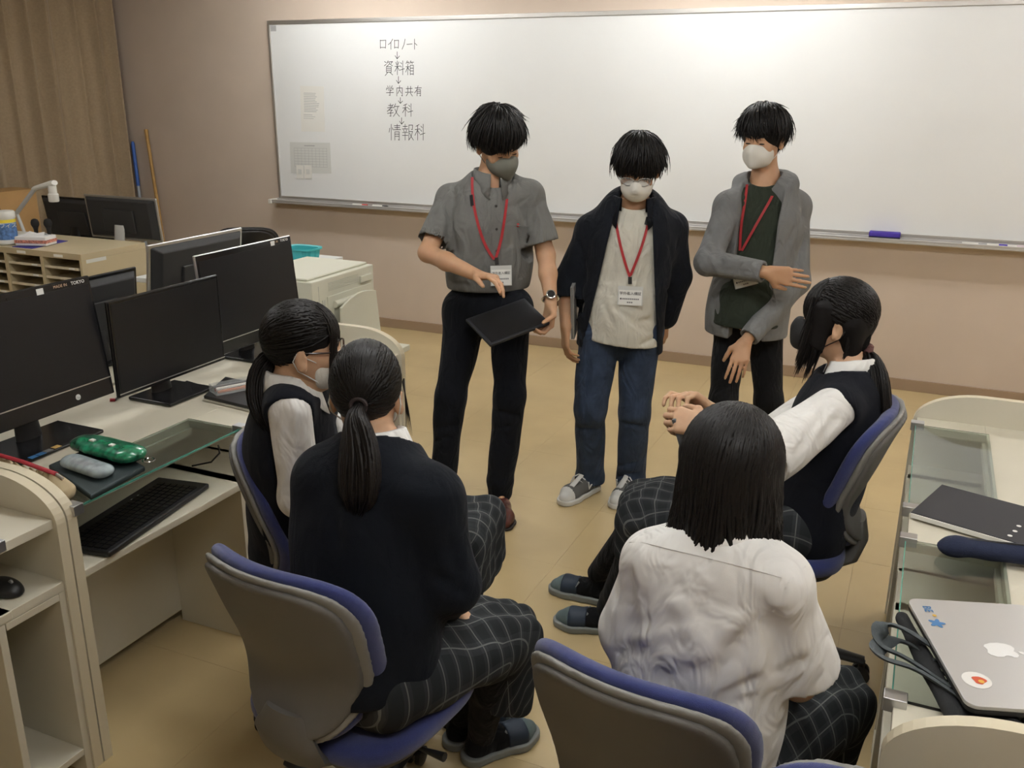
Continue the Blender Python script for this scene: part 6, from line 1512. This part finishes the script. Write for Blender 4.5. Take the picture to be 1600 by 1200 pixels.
c0, c1 = atz(1472, 852, GZ+.022), atz(1625, 868, GZ+.022); pc = thing('pencil_case', 'fuzzy navy pencil case beside the black notebook on the right desk', 'pencil case', V(c0[0], c0[1], GZ))
d = nrm(c1-c0); S = SDF(np.minimum(c0, c1)-.06, np.maximum(c0, c1)+.06, .0045); S.cap(c0+d*.022, c0+d*.20, .030, .030, .01, flat=(V(0, 0, 1), 1.35)); S.cap(c0, c0+d*.03, .012, .028, .015, flat=(V(0, 0, 1), 1.35)); S.noise(.0022, 60, 3); S.plane(V(0, 0, -1), V(0, 0, GZ+.0005)); S.build('case_body', 'case_navy', pc)
MB().tube([c0+d*.015+V(0, 0, .020), c0+d*.21+V(0, 0, .022)], .003, 6).build('zipper', 'black_plastic', pc, smooth=True)
# laptop on a dark bag
LZ = .815
t0, t1 = atz(1416, 934, LZ), atz(1512, 1102, LZ); u = nrm(t1-t0); w = V(-u[1], u[0], 0); w = w if w[0] > 0 else -w; LL, LW = np.linalg.norm(t1-t0), .235
def LP(a, b, z): return V(t0[0], t0[1], 0)+u*LL*a+w*LW*b+V(0, 0, z)
bg = thing('laptop_bag', 'soft dark grey bag with two handles lying flat on the right desk', 'bag', LP(.5, .4, GZ))
S = SDF(np.minimum(LP(0, 0, GZ), LP(1, 1, GZ))-.12, np.maximum(LP(0, 0, .84), LP(1, 1, .84))+.12, .006)
for b in np.linspace(-.02, 1.2, 8): S.cap(LP(.02, b, GZ+.016), LP(1.02, b, GZ+.016), .0155, .0155, .012)
S.noise(.0022, 26, 6); S.plane(V(0, 0, -1), V(0, 0, GZ+.0005)); S.build('bag_body', 'bag_dark', bg)
pts1 = [LP(.42, .10, GZ+.030), atz(1420, 985, GZ+.055), atz(1385, 972, GZ+.05), atz(1368, 990, GZ+.035), atz(1376, 1012, GZ+.022), atz(1412, 1024, GZ+.02), LP(.75, .06, GZ+.026)]
pts2 = [LP(.50, .06, GZ+.022), atz(1415, 1000, GZ+.02), atz(1382, 1000, GZ+.018), atz(1364, 1018, GZ+.03), atz(1385, 1032, GZ+.03), atz(1430, 1042, GZ+.03), LP(.86, .10, GZ+.028)]
for pp in (pts1, pts2):
    P_ = np.array(pp); uu = np.linspace(0, 1, len(P_)); tt = np.linspace(0, 1, 26); C_ = np.stack([np.interp(tt, uu, P_[:, i]) for i in range(3)], 1)
    for _ in range(4): C_[1:-1] = .25*C_[:-2]+.5*C_[1:-1]+.25*C_[2:]
    C_[:, 2] = np.maximum(C_[:, 2], GZ+.014)
    MB().tube(list(C_), .017, 10, flat=.25, nref=(0.5, .3, .8)).build('handle', 'bag_grey', bg, smooth=True)
mat('laptop_silver', (.58, .57, .56), .35, metal=.55); mat('logo_plate', (.80, .79, .77), .35); mat('st_white', (.78, .76, .72), .5); mat('st_red', (.55, .08, .03), .5); mat('st_yellow', (.7, .42, .06), .5)
lt = thing('laptop', 'silver laptop with stickers and a white logo lying closed on the dark bag', 'laptop', LP(.5, .5, LZ-.02))
def rslab(name, z0, z1, m, ins):
    r = .020; pts = []
    for cx, cy, a0 in ((1, 1, 0), (0, 1, pi/2), (0, 0, pi), (1, 0, 3*pi/2)):
        for t in np.linspace(a0, a0+pi/2, 6):
            pts.append(V(t0[0], t0[1], 0)+u*((r+ins if cx == 0 else LL-r-ins)+r*cos(t))+w*((r+ins if cy == 0 else LW-r-ins)+r*sin(t))+V(0, 0, z0))
    return MB().prism(pts, (0, 0, z1-z0)).build(name, m, lt, bevel=.0015)
rslab('base', LZ-.0175, LZ-.0085, 'black_plastic', .001); lid = rslab('lid', LZ-.008, LZ, 'laptop_silver', 0.0)
def flat_poly(name, pts, m, parent, z=LZ+.0003, t=.0004):
    return MB().prism([V(p[0], p[1], z) for p in pts], (0, 0, t)).build(name, m, parent)
# logo: a bitten fruit with a leaf, upright when seen from the hinge side
lc = LP(.5, .5, 0); ly_ = w; lx_ = V(w[1], -w[0], 0)
prof = [(0, .78), (.22, .92), (.50, .96), (.80, .74)]
arc = [(.98+.36*cos(t)-.02, .22+.36*sin(t)) for t in np.linspace(radians(118), radians(242), 9)]
prof += arc+[(.84, -.52), (.62, -.90), (.38, -1.02), (.18, -.94), (0, -.90), (-.18, -.94), (-.38, -1.02), (-.62, -.88), (-.86, -.45), (-.95, .05), (-.88, .52), (-.68, .85), (-.40, .96), (-.18, .90)]
flat_poly('logo', [lc+lx_*x*.026+ly_*y*.027 for x, y in prof], 'logo_plate', lid)
flat_poly('logo_leaf', [lc+lx_*x*.026+ly_*y*.027 for x, y in ((-.02, 1.05), (.02, 1.32), (.20, 1.52), (.42, 1.60), (.40, 1.34), (.22, 1.12))], 'logo_plate', lid)
sc_ = atz(1526, 1063, LZ); st_ = flat_poly('round_sticker', [sc_+.024*(cos(t)*V(1, 0, 0)+sin(t)*V(0, 1, 0)) for t in np.linspace(0, 2*pi, 24, endpoint=False)], 'st_white', lid)
flat_poly('sticker_print', [sc_+V(.004, 0, 0)+.011*(cos(t)*(1+.25*sin(3*t))*V(1, 0, 0)+sin(t)*V(0, 1, 0)) for t in np.linspace(0, 2*pi, 18, endpoint=False)], 'st_red', lid, LZ+.0009)
flat_poly('sticker_print', [sc_+V(.007, -.003, 0)+.005*(cos(t)*V(1, 0, 0)+sin(t)*V(0, 1, 0)) for t in np.linspace(0, 2*pi, 12, endpoint=False)], 'st_yellow', lid, LZ+.0015)
bs = atz(1464, 974, LZ); flat_poly('splash_sticker', [bs+.012*(1+.35*sin(5*t))*(cos(t)*V(1, 0, 0)+sin(t)*V(0, 1, 0)) for t in np.linspace(0, 2*pi, 30, endpoint=False)], 'st_blue', lid)
tx = atz(1449, 952, LZ); text_mesh('lid_lettering', 'BE', tx, u, w, .022, 'st_blue', lid, lift=.0008, thin=.01)
ys = atz(1460, 962, LZ); flat_poly('small_sticker', [ys+.004*(cos(t)*V(1, 0, 0)+sin(t)*V(0, 1, 0)) for t in np.linspace(0, 2*pi, 10, endpoint=False)], 'st_yellow', lid)
# coiled cable at the edge
cc = atz(1596, 1118, GZ+.01); mat('cable_grey', (.35, .35, .33), .5)
cl = MB().tube([cc+V((.028+.004*sin(t*.7))*cos(t), (.028+.004*cos(t*.9))*sin(t), -.005+.0011*t) for t in np.linspace(0, 6*pi, 80)], .0035, 7).build('cable_coil', 'cable_grey', None, smooth=True)
tag(cl, 'coil of thin grey cable in front of the silver laptop', 'cable')
